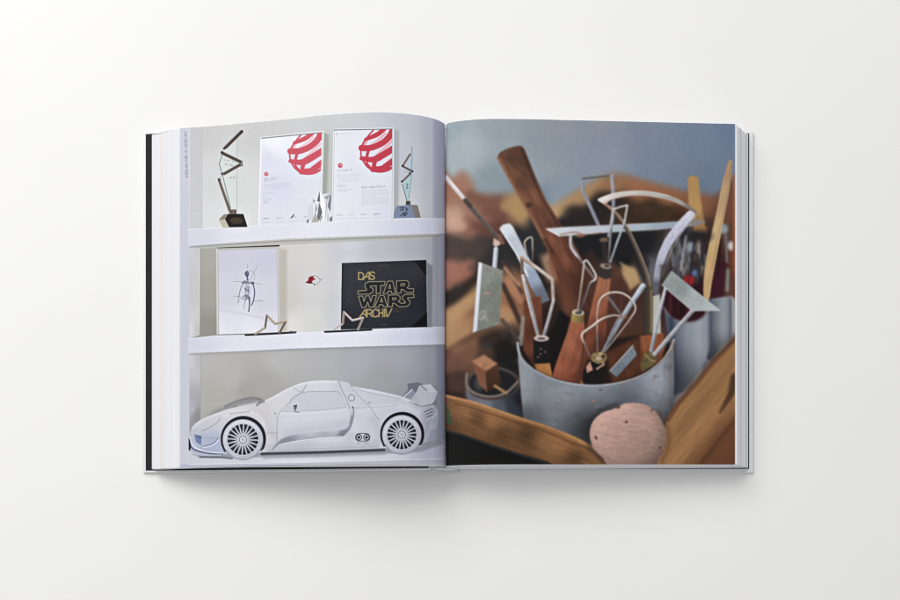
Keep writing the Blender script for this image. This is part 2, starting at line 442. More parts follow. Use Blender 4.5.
    p.poly(A, (235, 236, 241), .4)
    B = [(334.9, 130.4), (392.4, 129.2), (391.6, 218.6), (333.2, 221.2)]
    p.poly(B, grad([(340, 140, (228, 229, 236)), (350, 170, (226, 227, 235)), (380, 185, (227, 228, 237)), (340, 210, (228, 229, 236)), (385, 210, (224, 226, 237)), (360, 215, (227, 228, 236))]), .35)
    p.line([(334, 130), (392.8, 128.9)], .9, (104, 104, 112), .4, .8)
    p.line([(392.7, 129), (392, 218.4)], .7, (196, 199, 208), .4); p.line([(334.4, 130.5), (332.8, 221)], .6, (198, 198, 202), .4)
    sphere(lambda a, b: (360.6 + (a - 296) / 8.576 * 1.035, 118 + (b - 280) / 8.576 * 1.04 + 33.6), (210, 76, 96), (236, 168, 180), inside(B))
    p.ell(336.6, 133.8, .5, .5, (80, 80, 90), .4); p.microtext(339.5, 134.2, 354.5, 133.6, 1.9, (206, 120, 132), .6, 51)
    p.ell(340.3, 165.4, 2.3, 2.4, (212, 96, 112), .5); p.ell(340.9, 165, .9, .7, (236, 186, 194), .4)
    p.microtext(337.6, 171.3, 352.3, 170.3, 2.8, gy, .85, 52)
    for k in range(6): p.microtext(337.6, 174.9 + k * 1.45, 360, 174.3 + k * 1.45, 1.4, gy, .26, 60 + k, (1, 1, .4, 1, .95, .6)[k])
    p.microtext(337.5, 185.5, 345, 185.2, 1.9, gy, .6, 70); p.microtext(337.5, 187, 347, 186.6, 1.7, gy, .5, 71)
    p.microtext(337.4, 190.3, 352, 189.6, 1.9, gy, .5, 72); p.microtext(337.4, 192, 346, 191.6, 1.8, gy, .5, 73)
    p.microtext(361.8, 188, 385, 186.9, 2.6, (92, 92, 104), .9, 74)
    for k in range(11): p.microtext(361.7, 190.6 + k * 1.5, 388, 190.0 + k * 1.5, 1.5, gy, .34, 80 + k, (1, 1, 1, 1, .55, 1, 1, 1, .97, 1, .5)[k])
    for x, s in ((337, .6), (348.5, .35), (361, .5), (374, .9)):
        y = 218.8 - (x - 337) * .022
        p.microtext(x, y, x + (14 if x > 370 else 8), y - .3, 1.4, gy, .38, int(x))
        p.line(spline([(x, y - 3), (x + 1.5, y - 4.6), (x + 2.2, y - 3.2), (x + 4, y - 4.4), (x + 6, y - 3.6)], 5), .5, (90, 90, 106), .35, s * .5)
    p.part()
    p.part('printed_glass_block')
    p.poly([(307, 222.9), (308, 197), (312, 195.5), (319.7, 190), (322.5, 194), (331.5, 193), (332.2, 221.2)], (226, 227, 231), .4, .9)
    for P, c in (([(312.5, 203), (313.2, 220), (307.6, 222.6), (307.6, 205)], (214, 216, 224)), ([(317, 201), (319.8, 190), (320, 202)], (120, 124, 132)), ([(319, 202), (322.4, 212), (319.6, 221), (317, 219)], (128, 130, 136)),
                 ([(315.4, 212), (319, 222), (311.5, 222.6)], (186, 185, 180)), ([(322, 195), (325, 205), (322.5, 211), (320.5, 196)], (240, 240, 242)), ([(324, 197), (331.3, 193.2), (327, 200)], (168, 172, 182)),
                 ([(329.5, 197), (331.5, 194), (330.5, 212), (327.5, 206)], (138, 144, 158)), ([(324, 206), (327, 221), (323, 221.6)], (242, 242, 244)), ([(327.5, 208), (329.6, 221.2), (326.8, 221.4)], (200, 203, 210)),
                 ([(330, 218), (332, 216), (332, 221), (330, 221.3)], (110, 114, 124)), ([(313, 199), (315, 201), (313.8, 203)], (120, 122, 128)), ([(307, 220), (308.4, 219), (308.2, 222.8), (307, 222.9)], (90, 92, 100)),
                 ([(316, 203), (317.4, 209), (314.6, 214)], (170, 172, 178)), ([(320.6, 211), (322, 217), (320, 221.6)], (96, 98, 106))):
        p.poly(P, c, .5)
    p.line([(319.8, 190), (322.6, 212), (319, 222)], .5, (246, 246, 248), .4); p.line([(327, 200), (325, 221)], .5, (150, 152, 160), .4); p.line([(312, 196), (312.6, 221)], .4, (196, 198, 206), .4)
    p.part()
    # second trophy
    p.part('printed_trophy')
    p.poly([(411.4, 146.6), (412.6, 147), (412, 176), (408.4, 201), (406.6, 201), (402.6, 183), (408.5, 173), (409.8, 160)], (184, 212, 217), .5, .85)
    p.line([(411.9, 146.6), (411.6, 176), (408.8, 199)], .8, (140, 178, 184), .4); p.line([(402.4, 184), (406.8, 200)], .8, (120, 140, 150), .45)
    for a, b, c in (((410, 154.4), (402.8, 165.6), (126, 110, 106)), ((402.8, 166.2), (412.2, 171.2), (92, 94, 96)), ((410, 174), (402, 181.6), (124, 106, 102))):
        p.line([a, b], 1.9, c, .45); p.line([a, b], .4, (190, 180, 176), .3, .6)
    for x, y in ((402.6, 165.8), (412.6, 171.4), (410, 173), (401.9, 181.4)): p.ell(x, y, 1.0, 1.0, (62, 60, 66), .4)
    p.microtext(404.4, 172, 409, 172.4, 2.4, (70, 96, 104), .7, 91)
    p.line([(406, 184), (408, 184), (406.4, 187), (408.2, 187.5), (406.2, 189)], .6, (60, 90, 104), .35, .9)
    p.poly([(406, 200.8), (410.2, 200.8), (410.6, 205), (405.8, 205)], (94, 88, 90), .4)
    p.poly([(411.5, 204.8), (417.5, 205), (420.9, 217.6), (414.5, 217.8)], (148, 143, 138), .45)
    p.poly([(393.8, 213), (396.7, 205.8), (411.7, 204.7), (415, 217.7), (393.5, 218.2)], vgrad(204, (140, 152, 172), 218, (146, 160, 186)), .45)
    for s in ([(400.5, 208), (403.5, 207.6), (403, 210), (400.4, 210)], [(405.4, 207.8), (407.8, 209.6), (405.8, 211)], [(400.6, 215.8), (403.6, 212.6), (404, 216)], [(405.6, 215.6), (407.4, 212.8), (405, 212.6), (404.6, 216)]):
        p.line(s, .9, (62, 74, 102), .4, .9)
    p.part()

    # framed sketch
    p.poly([(279, 248), (287, 250), (287, 331), (279, 334)], (188, 182, 172), 2.5, .7)
    p.part('printed_framed_sketch')
    p.poly([(215.9, 248.2), (278.9, 245.9), (280.6, 334.0), (216.6, 335.3)], (193, 191, 188), .4)
    p.line([(217, 248.6), (217.4, 334.6)], .8, (220, 219, 217), .4)
    p.line([(277.6, 247), (279.4, 333)], .7, (216, 214, 212), .4)
    p.poly([(218.6, 250.8), (276.4, 248.6), (278, 332.0), (219.2, 334.4)], grad([(225, 256, (206, 206, 219)), (270, 256, (205, 205, 219)), (225, 300, (210, 210, 222)), (265, 300, (211, 211, 223)), (222, 328, (226, 226, 234)), (250, 330, (227, 227, 235)), (272, 325, (220, 220, 230)), (225, 318, (221, 221, 231))]), .45)
    p.line([(219, 310), (240, 313), (262, 318), (276, 324)], 2, (205, 204, 216), 1.6, .6)
    p.line([(217, 247.9), (279, 245.6)], [.6, 1.3, 1.3], (46, 44, 44), .45)
    p.line([(217.2, 334.9), (246, 334.3)], .6, (120, 118, 116), .4)
    ik = (84, 84, 116)
    rr = random.Random(8)
    for _ in range(16):
        a = rr.random() * 6.28; p.line([(247 + 1.9 * math.cos(a), 273.6 + 2.6 * math.sin(a)), (247 + 1.9 * math.cos(a + 2), 273.6 + 2.6 * math.sin(a + 2))], .45, ik, .35, .8)
    p.ell(246.8, 273.8, 2.0, 2.5, ik, .6, .55)
    for _ in range(80):
        t = rr.random(); y = 280 + t * 20; hw = np.interp(y, [280, 283, 290, 293, 296, 300], [4.6, 4.0, 2.8, 2.0, 3.0, 3.8])
        p.line([(247 + rr.uniform(-hw, hw), y), (247 + rr.uniform(-hw, hw), y + rr.uniform(-2, 3))], .4, ik, .35, .5)
    p.line([(247.2, 276.5), (247.6, 280)], 1.6, ik, .5, .8); p.ell(243.4, 282.6, 1.4, 1.3, ik, .6, .7); p.ell(252.6, 283, 1.7, 1.5, ik, .6, .75)
    for P, w, al in (([(242.6, 284), (240, 291), (238.6, 298)], .7, .7), ([(238.6, 298), (237.4, 303)], .4, .5), ([(253.2, 284), (254.6, 292), (253.6, 300), (251.8, 305)], 1.1, .85), ([(245, 300), (243.8, 309)], .7, .4), ([(243.6, 296), (242.4, 299)], 1.0, .6),
                     ([(249, 297), (249.6, 304), (248.7, 311.4)], 1.3, .8), ([(248.5, 271.5), (252, 271), (254.6, 274.5), (254.4, 280)], .4, .4), ([(247.6, 268), (247.6, 264.5)], .4, .5), ([(249.5, 281), (257.5, 265.4)], .35, .45),
                     ([(234, 281.4), (242, 281.8)], .4, .4), ([(255, 283.2), (262, 284)], .4, .4), ([(233.6, 296.2), (240, 296.6)], .4, .4), ([(254.6, 300.8), (262.6, 301)], .45, .5), ([(238, 303), (241, 297)], .4, .4)):
        p.line(spline(P, 5), w, ik, .4, al)
    p.part()
    # red decal on the back wall
    p.part('printed_decal')
    p.poly(Z(290, 255, 12, [(182, 330), (215, 308), (228, 265), (262, 252), (290, 252), (276, 275), (312, 286), (278, 304), (262, 320), (276, 345), (230, 338)]), (152, 28, 52), .4)
    p.poly(Z(290, 255, 12, [(186, 328), (235, 328), (270, 338), (232, 344)]), (92, 16, 34), .35)
    p.line(spline(Z(290, 255, 12, [(292, 248), (330, 262), (362, 300), (345, 330), (316, 356)]), 5), .5, (120, 122, 128), .35, .8)
    p.line(Z(290, 255, 12, [(362, 300), (400, 276)]), .5, (130, 132, 138), .4, .8)
    p.ell(314.4, 284.4, 1.0, 1.4, (150, 150, 156), .5, .8)
    p.part()
    # the dark boxed volume
    p.poly([(426.5, 262), (432.5, 266), (432, 327), (427, 327.2)], (140, 143, 152), 1.6, .9)
    p.part('printed_book')
    bk = [(342, 263.4), (426, 260.3), (427.2, 327), (341, 329.6)]
    p.poly(bk, tex(grad([(345, 290, (66, 68, 76)), (360, 270, (70, 71, 78)), (380, 320, (62, 63, 71)), (410, 270, (70, 71, 77)), (420, 300, (58, 60, 70)), (400, 320, (60, 61, 69)), (348, 322, (56, 58, 66))]), .10, 1.2, seed=3), .4)
    p.line([(354.6, 264), (354.2, 327)], .6, (52, 54, 62), .6, .6); p.line([(342.6, 263.8), (341.6, 329)], 1.2, (40, 41, 48), .4)
    p.line([(342, 263.4), (426, 260.3)], .7, (42, 43, 50), .4)
    p.poly([(414, 260.8), (426.2, 260.4), (426.5, 276)], (42, 43, 50), .5); p.poly([(427, 312), (427.2, 327), (411, 327.4)], (36, 37, 44), .5)
    gd = (178, 161, 110)
    z = lambda pts: Z(335, 255, 7.5, pts)
    bx = lambda *q: [(335 + a / 7.5, 255 + b / 7.5, 335 + c / 7.5, 255 + d / 7.5) for a, b, c, d in q]
    word(p, 'DAS', bx((177, 132, 218, 184), (212, 130, 262, 184), (262, 128, 302, 182)), 1.25, gd)
    word(p, 'ARCHIV', bx((186, 412, 238, 464), (240, 410, 284, 464), (282, 408, 326, 464), (330, 407, 364, 463), (362, 406, 394, 462), (382, 405, 428, 461)), 1.3, gd)
    lt = (158, 151, 122)
    def outline(P, holes=()):
        p.poly(z(P), (50, 52, 60), .3, own=False)
        for Q in (P,) + tuple(holes):
            p.line(z(list(Q) + [Q[0]]), .85, lt, .3, own=False)
    outline([(250, 201), (374, 198), (374, 226), (342, 229), (340, 288), (310, 290), (309, 231), (266, 233), (264, 238), (286, 256), (284, 276), (264, 292), (173, 294), (173, 269), (234, 266), (238, 260), (224, 240), (228, 214)])
    outline([(396, 197), (432, 196), (454, 286), (424, 287), (420, 270), (398, 271), (394, 288), (362, 289)], ([(412, 220), (418, 250), (402, 250)],))
    outline([(462, 195), (536, 191), (554, 205), (554, 232), (540, 246), (556, 254), (590, 252), (590, 279), (540, 281), (506, 258), (496, 258), (494, 284), (460, 286)], ([(494, 216), (522, 214), (522, 229), (494, 231)],))
    outline([(175, 309), (207, 308), (218, 350), (232, 307), (256, 306), (268, 350), (282, 305), (312, 304), (286, 391), (258, 392), (245, 352), (230, 393), (202, 394)])
    outline([(336, 303), (366, 302), (394, 387), (364, 388), (358, 372), (332, 373), (327, 389), (296, 390)], ([(350, 322), (356, 352), (341, 352)],))
    outline([(400, 301), (470, 298), (488, 313), (488, 336), (474, 348), (496, 362), (524, 361), (530, 354), (508, 332), (506, 312), (524, 297), (592, 294), (592, 319), (546, 321), (543, 327), (562, 348), (560, 368), (538, 386), (478, 388), (446, 362), (432, 362), (430, 388), (398, 388)], ([(432, 322), (458, 321), (458, 335), (432, 336)],))
    p.microtext(379.2, 266.3, 389, 265.8, 2.2, gd, .8, 101); p.microtext(380.4, 325.4, 388, 325, 2.0, gd, .7, 102)
    p.microtext(393.2, 309.8, 404, 309.2, 1.8, gd, .7, 103); p.microtext(393.2, 312, 400, 311.6, 1.8, gd, .7, 104)
    p.part()
    # two open stars on dark plinths
    p.part('printed_star_ornament')
    p.line([(245.6, 335.0), (270, 333.8), (295.4, 332.4)], 1.9, (38, 38, 44), .4); p.line([(290, 331.6), (296, 332)], 1.4, (120, 118, 116), .5)
    st = [(255.2, 334), (265.2, 327.6), (266.9, 315.4), (275.2, 323.8), (286, 321.6), (279.6, 332.6)]
    p.line(st, 2.2, (172, 156, 140), .4); p.line([(265.2, 327.6), (266.9, 315.6)], 1.6, (116, 104, 94), .4); p.line([(285, 322.6), (279.8, 332.4)], 1.5, (100, 90, 82), .4)
    p.line([(255.6, 333.2), (265, 327.2)], .6, (206, 192, 176), .35); p.line([(267.2, 315.6), (275.2, 323.2), (285.4, 321.2)], .6, (206, 192, 176), .35)
    p.part()
    p.part('printed_star_ornament')
    p.line([(325, 331.9), (350, 330.8), (371.4, 329.7)], 1.9, (34, 35, 41), .4)
    st = [(334.5, 329.6), (342.8, 323.6), (343.9, 312), (352.3, 320.4), (363, 317.8), (357.9, 329.4)]
    p.line(st, 2.1, (196, 184, 180), .4); p.line([(342.8, 323.6), (344, 312.4)], 1.2, (150, 138, 134), .4); p.line([(362.4, 318.6), (358, 329)], 1.2, (150, 138, 132), .4)
    p.line([(344.2, 311.8), (352.4, 319.8), (362.8, 317.2)], .6, (226, 216, 212), .35)
    p.part()

    # model car
    p.poly([(196, 426), (215, 410), (250, 398), (262, 399), (262, 405), (230, 412)], (140, 142, 148), 3.5, .55)
    p.line(spline([(225, 406.5), (238, 401), (252, 398), (261, 399.5)], 5), 2.2, (116, 120, 128), 1.2, .5)
    p.part('printed_model_car')
    wingb = [(401.5, 397.6), (408, 390), (407.5, 383.8), (418, 382.2), (427, 386), (424, 391), (412, 396)]
    p.poly(wingb, (132, 135, 146), .6)
    p.poly([(401.6, 397.6), (411.5, 388.6), (416, 393.6), (405, 400.5)], (158, 163, 178), .45)
    p.line([(403, 397.8), (412.4, 389.6)], .9, (214, 216, 226), .4)
    body = spline([(189.4, 439), (190.4, 433), (193.4, 425.4), (202, 419), (212, 414.8), (224, 410.2), (234, 407.6), (245, 405.2), (254.4, 403.4), (260, 402.6)], 5)[:-1] + \
        spline([(260, 402.8), (270, 398.4), (286, 389.4), (301.6, 382.9), (317.5, 380.6), (336.5, 380.8), (348.8, 382.6)], 5) + \
        [(351.6, 386.2)] + spline([(352, 386.4), (370, 389.2), (391.7, 393.8), (401.7, 396.4), (415, 401.5), (424, 405.5), (434, 405), (437.6, 410), (438.2, 418), (437.2, 428)], 5) + \
        [(436.8, 439), (423.5, 443.2), (420, 447), (381, 448.4), (371, 449), (320, 450.6), (266, 452.4), (222, 454.6), (196, 455.4), (189.2, 450.2)]
    p.poly(body, grad([
        (193, 430, (196, 198, 208)), (200, 424, (204, 204, 211)), (215, 418, (208, 207, 212)), (240, 410, (212, 210, 214)), (255, 408, (208, 206, 210)), (200, 440, (186, 192, 210)), (213, 445, (178, 187, 210)), (205, 450, (178, 186, 206)),
        (258, 420, (206, 204, 208)), (264, 440, (206, 205, 210)), (280, 405, (214, 213, 218)), (290, 420, (210, 209, 218)), (310, 425, (210, 210, 220)), (340, 420, (208, 208, 219)), (300, 440, (204, 205, 214)), (330, 442, (212, 212, 221)),
        (320, 386, (214, 214, 221)), (345, 386, (206, 206, 215)), (360, 400, (208, 208, 218)), (380, 400, (206, 207, 218)), (360, 440, (208, 209, 219)), (375, 425, (206, 207, 218)), (405, 404, (206, 208, 220)), (420, 412, (198, 200, 213)), (428, 430, (186, 188, 202)), (434, 420, (178, 180, 196)), (432, 410, (184, 187, 200)), (300, 448, (196, 197, 206)), (360, 447, (198, 199, 209))], 3.4), .45)
    p.line(spline([(266, 447), (300, 446), (340, 445), (380, 443)], 5), 5, (188, 189, 200), 3, .5)
    p.line(spline([(224, 416), (243, 411), (258, 416), (266, 428)], 5), 3, (222, 221, 225), 2, .6)
    p.line(spline([(266, 428), (275, 436), (277, 446)], 5), 5, (192, 192, 200), 3, .5)
    p.line(spline([(280, 414), (320, 412.6), (346, 410)], 5), 2.6, (222, 222, 230), 1.6, .6)
    p.line(spline([(358, 412), (380, 407), (402, 406), (418, 413)], 5), 4, (218, 219, 229), 2.5, .6)
    p.line(spline([(372, 418), (378, 426), (379, 440)], 5), 6, (190, 191, 203), 3.5, .5)
    p.line(spline([(353, 420), (356, 432), (358, 446)], 5), 6, (216, 217, 226), 3, .4)
    # rear wing in front
    p.poly([(416.6, 391.8), (419.5, 385), (430.4, 384.2), (437.6, 391.8), (435.2, 400), (431.5, 404.4), (421, 406.2), (409, 401.8)], grad([(420, 390, (196, 198, 210)), (432, 388, (212, 213, 223)), (425, 400, (205, 206, 218)), (434, 396, (200, 202, 214)), (414, 400, (190, 192, 205))]), .45)
    p.line([(419.5, 384.6), (427, 390.6)], .7, (120, 123, 134), .45); p.line([(410, 402.4), (421, 406.4), (431.4, 404.6)], .9, (140, 142, 156), .6, .8)
    p.line([(427, 390.6), (437, 391.8)], .5, (226, 227, 234), .4, .7)
    # rear lamp area
    for k in range(3): p.line([(424 + k * 1.6, 412 + k * 2.6), (432.6, 408.6 + k * 3.0)], 1.1, (116, 120, 134), .5, .85)
    p.line([(428, 420), (436.6, 414)], .8, (220, 221, 230), .4, .8); p.line(spline([(436.5, 404), (433, 414), (428, 424), (424.5, 436), (423.5, 443)], 5), .6, (150, 153, 166), .5, .7)
    p.poly([(431, 430), (437, 428), (436.8, 439), (427, 442)], (160, 163, 178), .8, .7)
    p.line(spline([(238, 405.8), (258, 401.8)], 3), .7, (228, 228, 232), .5, .6)
    p.line(spline([(262, 402.6), (274, 397), (288, 389.4), (302, 384), (318, 381.8), (336, 382)], 5), 1.6, (226, 226, 232), 1.0, .7)
    p.line(spline([(352.6, 388), (372, 391), (396, 396.6), (414, 402.8)], 5), 1.5, (224, 225, 233), 1.0, .6)
    p.line(spline([(193, 428), (202, 420.6), (216, 415), (232, 410)], 5), 1.8, (224, 223, 227), 1.2, .6)
    p.line(spline([(378, 446.6), (340, 448.2), (300, 449.8), (268, 450.8)], 5), 2.4, (176, 178, 190), 1.6, .7)
    p.line(spline([(287, 434), (310, 429.6), (330, 427.6), (344, 424)], 5), 8, (194, 195, 208), 4, .55)
    p.line(spline([(284, 420), (310, 418), (344, 415)], 5), 5, (217, 217, 226), 3, .55)
    p.line(spline([(360, 424), (366, 416), (376, 412)], 5), 6, (214, 215, 225), 4, .45)
    p.line(spline([(424, 416), (427, 428), (425, 440)], 5), 5, (172, 174, 190), 3, .5)
    # lines of the body
    ln = (140, 141, 152)
    for P, w, al in (([(277, 441), (277, 430), (277.2, 420), (280, 412), (290, 402), (302, 392), (306.6, 385)], .55, .8), ([(293, 387), (299, 391.5), (303.5, 391)], .5, .6), ([(302.5, 391.2), (307, 381.6)], .4, .4),
                     ([(338.6, 381.6), (342, 390), (347, 401), (349.8, 409)], .7, .85), ([(349, 383), (353, 389), (360, 397), (370, 407), (376, 416), (380, 420)], .5, .75), ([(266, 433.2), (277, 433)], .5, .7),
                     ([(354, 388), (370, 393), (390, 397), (402, 399)], .5, .5), ([(290, 402), (293, 397.4), (304, 392.4), (320, 391.4), (336, 391.6), (339.6, 393)], .6, .85), ([(339.6, 393), (343.4, 400), (345.6, 407)], .5, .6),
                     ([(282, 411.6), (320, 410.2), (346, 407)], .5, .55), ([(202, 431), (210, 427.4), (217, 422.6), (220, 418.6)], .7, .85), ([(203, 438), (222, 438)], .4, .6), ([(355, 408), (375, 407.5), (398, 405)], .6, .35)):
        p.line(spline(P, 6), w, ln, .45, al * .8)
    p.poly(spline([(283, 410.6), (290, 402.6), (294, 397.6), (304, 393), (320, 391.8), (336, 392), (340, 394), (344, 405), (320, 409.6)], 4, True), (203, 203, 212), .6, .75)
    # door hollow and sill
    p.poly(spline([(272, 450), (277, 443.6), (284, 438), (300, 434), (325, 431.6), (346, 428.8), (350, 420), (352.2, 409), (354, 408), (353.6, 416), (350, 428), (342, 436.4), (320, 438), (295, 441.4), (279, 444.6)], 4, True),
           grad([(275, 447, (132, 135, 148)), (283, 441, (150, 153, 167)), (310, 439, (168, 170, 184)), (310, 434.4, (198, 199, 209)), (335, 431.4, (190, 192, 204)), (342, 436, (134, 138, 154)), (351, 420, (150, 154, 170)), (353, 410, (190, 192, 204))]), 1.6)
    p.line(spline([(278, 445), (295, 441.6), (320, 438.4), (342, 436.6)], 5), .8, (226, 226, 233), .4, .8)
    p.line(spline([(353.6, 408), (353.6, 416), (350, 428), (342, 436.2)], 5), .6, (110, 114, 130), .45, .7); p.ell(352.6, 407.4, .7, .9, (70, 72, 82), .4)
    # mirror, vents, filler, screws
    p.poly([(293.2, 405), (297.4, 404), (296.6, 408.6), (294.6, 411.4)], (110, 113, 126), .5); p.line([(294.6, 411.8), (299, 412.4)], .7, (120, 122, 134), .4); p.line([(292.6, 404.8), (298, 403.8)], .9, (222, 222, 230), .4)
    for k in range(20):
        a = k / 20 * 6.283
        if k % 4: p.line([(351.5 + 3.2 * math.cos(a), 397.8 + 3.2 * math.sin(a)), (351.5 + 3.2 * math.cos(a + .28), 397.8 + 3.2 * math.sin(a + .28))], .7, (128, 130, 142), .35)
    for k in range(8): p.line([(230.6 + k * 2.55, 414.2 - k * .32), (231.4 + k * 2.55, 413.2 - k * .3)], .7, (120, 120, 128), .35, .8)
    p.ell(275, 413.4, .9, .7, (150, 150, 160), .5); p.ell(369.4, 402.8, 1.0, .8, (158, 160, 172), .5); p.line([(337.4, 381), (338, 378.4)], .6, (206, 206, 214), .5, .6)
    p.line(spline([(257, 405.4), (259, 403.4), (264, 401.4)], 4), 2.0, (124, 126, 136), .7, .7)
    p.poly([(345.8, 432.6), (370.4, 432.0), (370, 441), (346, 441)], (196, 197, 208), 1.5, .5)
    p.line([(359.4, 437.4), (366, 437.4)], 8.4, (84, 86, 98), .45); p.line([(359.4, 437.4), (366, 437.4)], 7.0, (206, 207, 217), .4)
    for x in (358.9, 366.4):
        p.ell(x, 437.4, 3.2, 3.2, (66, 68, 80), .4); p.ell(x, 437.4, 2.4, 2.4, (198, 200, 212), .4); p.ell(x, 437.4, 1.4, 1.4, (36, 37, 46), .4); p.ell(x - .2, 443.4, 2.4, 1.2, (176, 178, 194), .7, .7)
    # nose
    p.poly([(194.2, 434.4), (201.8, 436), (201, 445.4), (196, 442)], (128, 146, 182), .5); p.poly([(195, 435), (201, 436.2), (200.6, 439)], (104, 114, 140), .5, .7)
    p.line(spline([(189.6, 437), (192, 444), (197, 448.6), (208, 452), (222, 453)], 5), 1.0, (226, 227, 236), .4); p.line(spline([(189.4, 440), (191, 446.6), (196, 450.4), (210, 453.6), (222, 454.4)], 5), 1.4, (96, 106, 130), .5, .85)
    p.line(spline([(189.6, 447), (193, 452.6), (204, 455.4), (221, 455)], 5), 1.0, (190, 196, 212), .4)
    p.line(spline([(203, 446.6), (210, 445), (215, 442), (218, 438.6)], 5), .7, (108, 116, 140), .4, .9); p.line(spline([(203.4, 447.6), (211, 446), (216, 443), (218.4, 439.8)], 5), .9, (226, 228, 238), .4)
    p.poly([(188.6, 437), (190, 441), (191, 447), (190, 451), (188.6, 450)], (44, 46, 58), .4)
    p.line([(200, 457.0), (222, 457.4), (232, 458.6)], 1.8, (110, 114, 126), .9, .8)
    p.line([(262, 454.0), (320, 452.6), (384, 450.2)], 2.8, (78, 80, 90), .9)
    p.line([(264, 457), (320, 455.6), (384, 453)], 3.4, (160, 162, 174), 2.2, .7)
    # wheels
    for cx, cy, r, rr_, ph in ((242.9, 439.6, 20.2, 15.4, .05), (401.8, 434.8, 19.6, 14.6, .16)):
        arch = [(cx + (r + 2.7) * math.cos(a) + .4, cy - .6 + (r + 2.9) * math.sin(a)) for a in np.linspace(math.pi * .93, math.pi * 2.13, 26)]
        p.poly(arch + [(cx + r * .93, cy + r * .55), (cx - r * .93, cy + r * .6)], (36, 37, 48), .5)
        p.line(arch, .7, (226, 226, 234), .45, .5)
        p.ell(cx, cy, r, r, grad([(cx - r, cy, (206, 207, 216)), (cx, cy - r, (214, 214, 221)), (cx + r, cy, (196, 197, 208)), (cx, cy + r, (186, 188, 201)), (cx - 8, cy + r, (196, 202, 218)), (cx, cy, (205, 205, 214))]), .5)
        th = np.linspace(0, 6.2832, 50)
        p.line([(cx + (r - 1.2) * math.cos(a), cy + (r - 1.2) * math.sin(a)) for a in th], .6, (184, 186, 199), .5, .7)
        p.line([(cx + (rr_ + 1.2) * math.cos(a), cy + (rr_ + 1.2) * math.sin(a)) for a in th], .8, (178, 180, 194), .5, .8)
        p.line([(cx + (r - .2) * math.cos(a), cy + (r - .2) * math.sin(a)) for a in np.linspace(.15, 2.6, 24)], 1.6, (150, 152, 166), .8, .6)
        p.line([(cx + (rr_ + 2.2) * math.cos(a), cy + (rr_ + 2.2) * math.sin(a)) for a in np.linspace(3.2, 5.8, 24)], 1.2, (224, 224, 231), .7, .7)
        p.line([(cx + (rr_ + .3) * math.cos(a), cy + (rr_ + .3) * math.sin(a)) for a in th], .9, (214, 215, 224), .4)
        p.ell(cx, cy, rr_, rr_, (50, 52, 64), .5); p.ell(cx + 1, cy + 1, rr_ * .62, rr_ * .62, (84, 87, 100), 3, .7)
        for k in range(20):
            a = k / 20 * 6.2832 + ph
            q = [(cx + 2.5 * math.cos(a), cy + 2.5 * math.sin(a)), (cx + rr_ * math.cos(a + .0), cy + rr_ * math.sin(a + .0))]
            p.line(q, [1.7, .9, 1.2], (208, 209, 219), .35)
            p.line(q, .3, (150, 152, 166), .3, .6)
        p.ell(cx, cy, 4.4, 4.4, (206, 207, 216), .4); p.line([(cx + 3.7 * math.cos(a), cy + 3.7 * math.sin(a)) for a in th], .7, (120, 123, 136), .35); p.ell(cx, cy, 2, 2, (196, 198, 208), .5); p.ell(cx, cy, 1.0, 1.0, (170, 172, 186), .4)
    p.part()

# ------------------------------------------------------------------ clay tools photograph (right page)
def sstep(a, b, x):
    t = np.clip((x - a) / (b - a), 0, 1); return t * t * (3 - 2 * t)
def blob(X, Y, x, y, r): return np.exp(-((X - x) ** 2 + (Y - y) ** 2) / (r * r))
def across(stops, xa, xb, dark=None):
    """shading round a standing cylinder: colour stops from its left to its right side"""
    ts = [q[0] for q in stops]; cs = np.array([q[1] for q in stops], float)
    def f(X, Y):
        t = (X - xa) / (xb - xa)
        c = np.stack([np.interp(t, ts, cs[:, k]) for k in range(3)], -1)
        return c * (dark(X, Y)[..., None] if dark else 1)
    return f

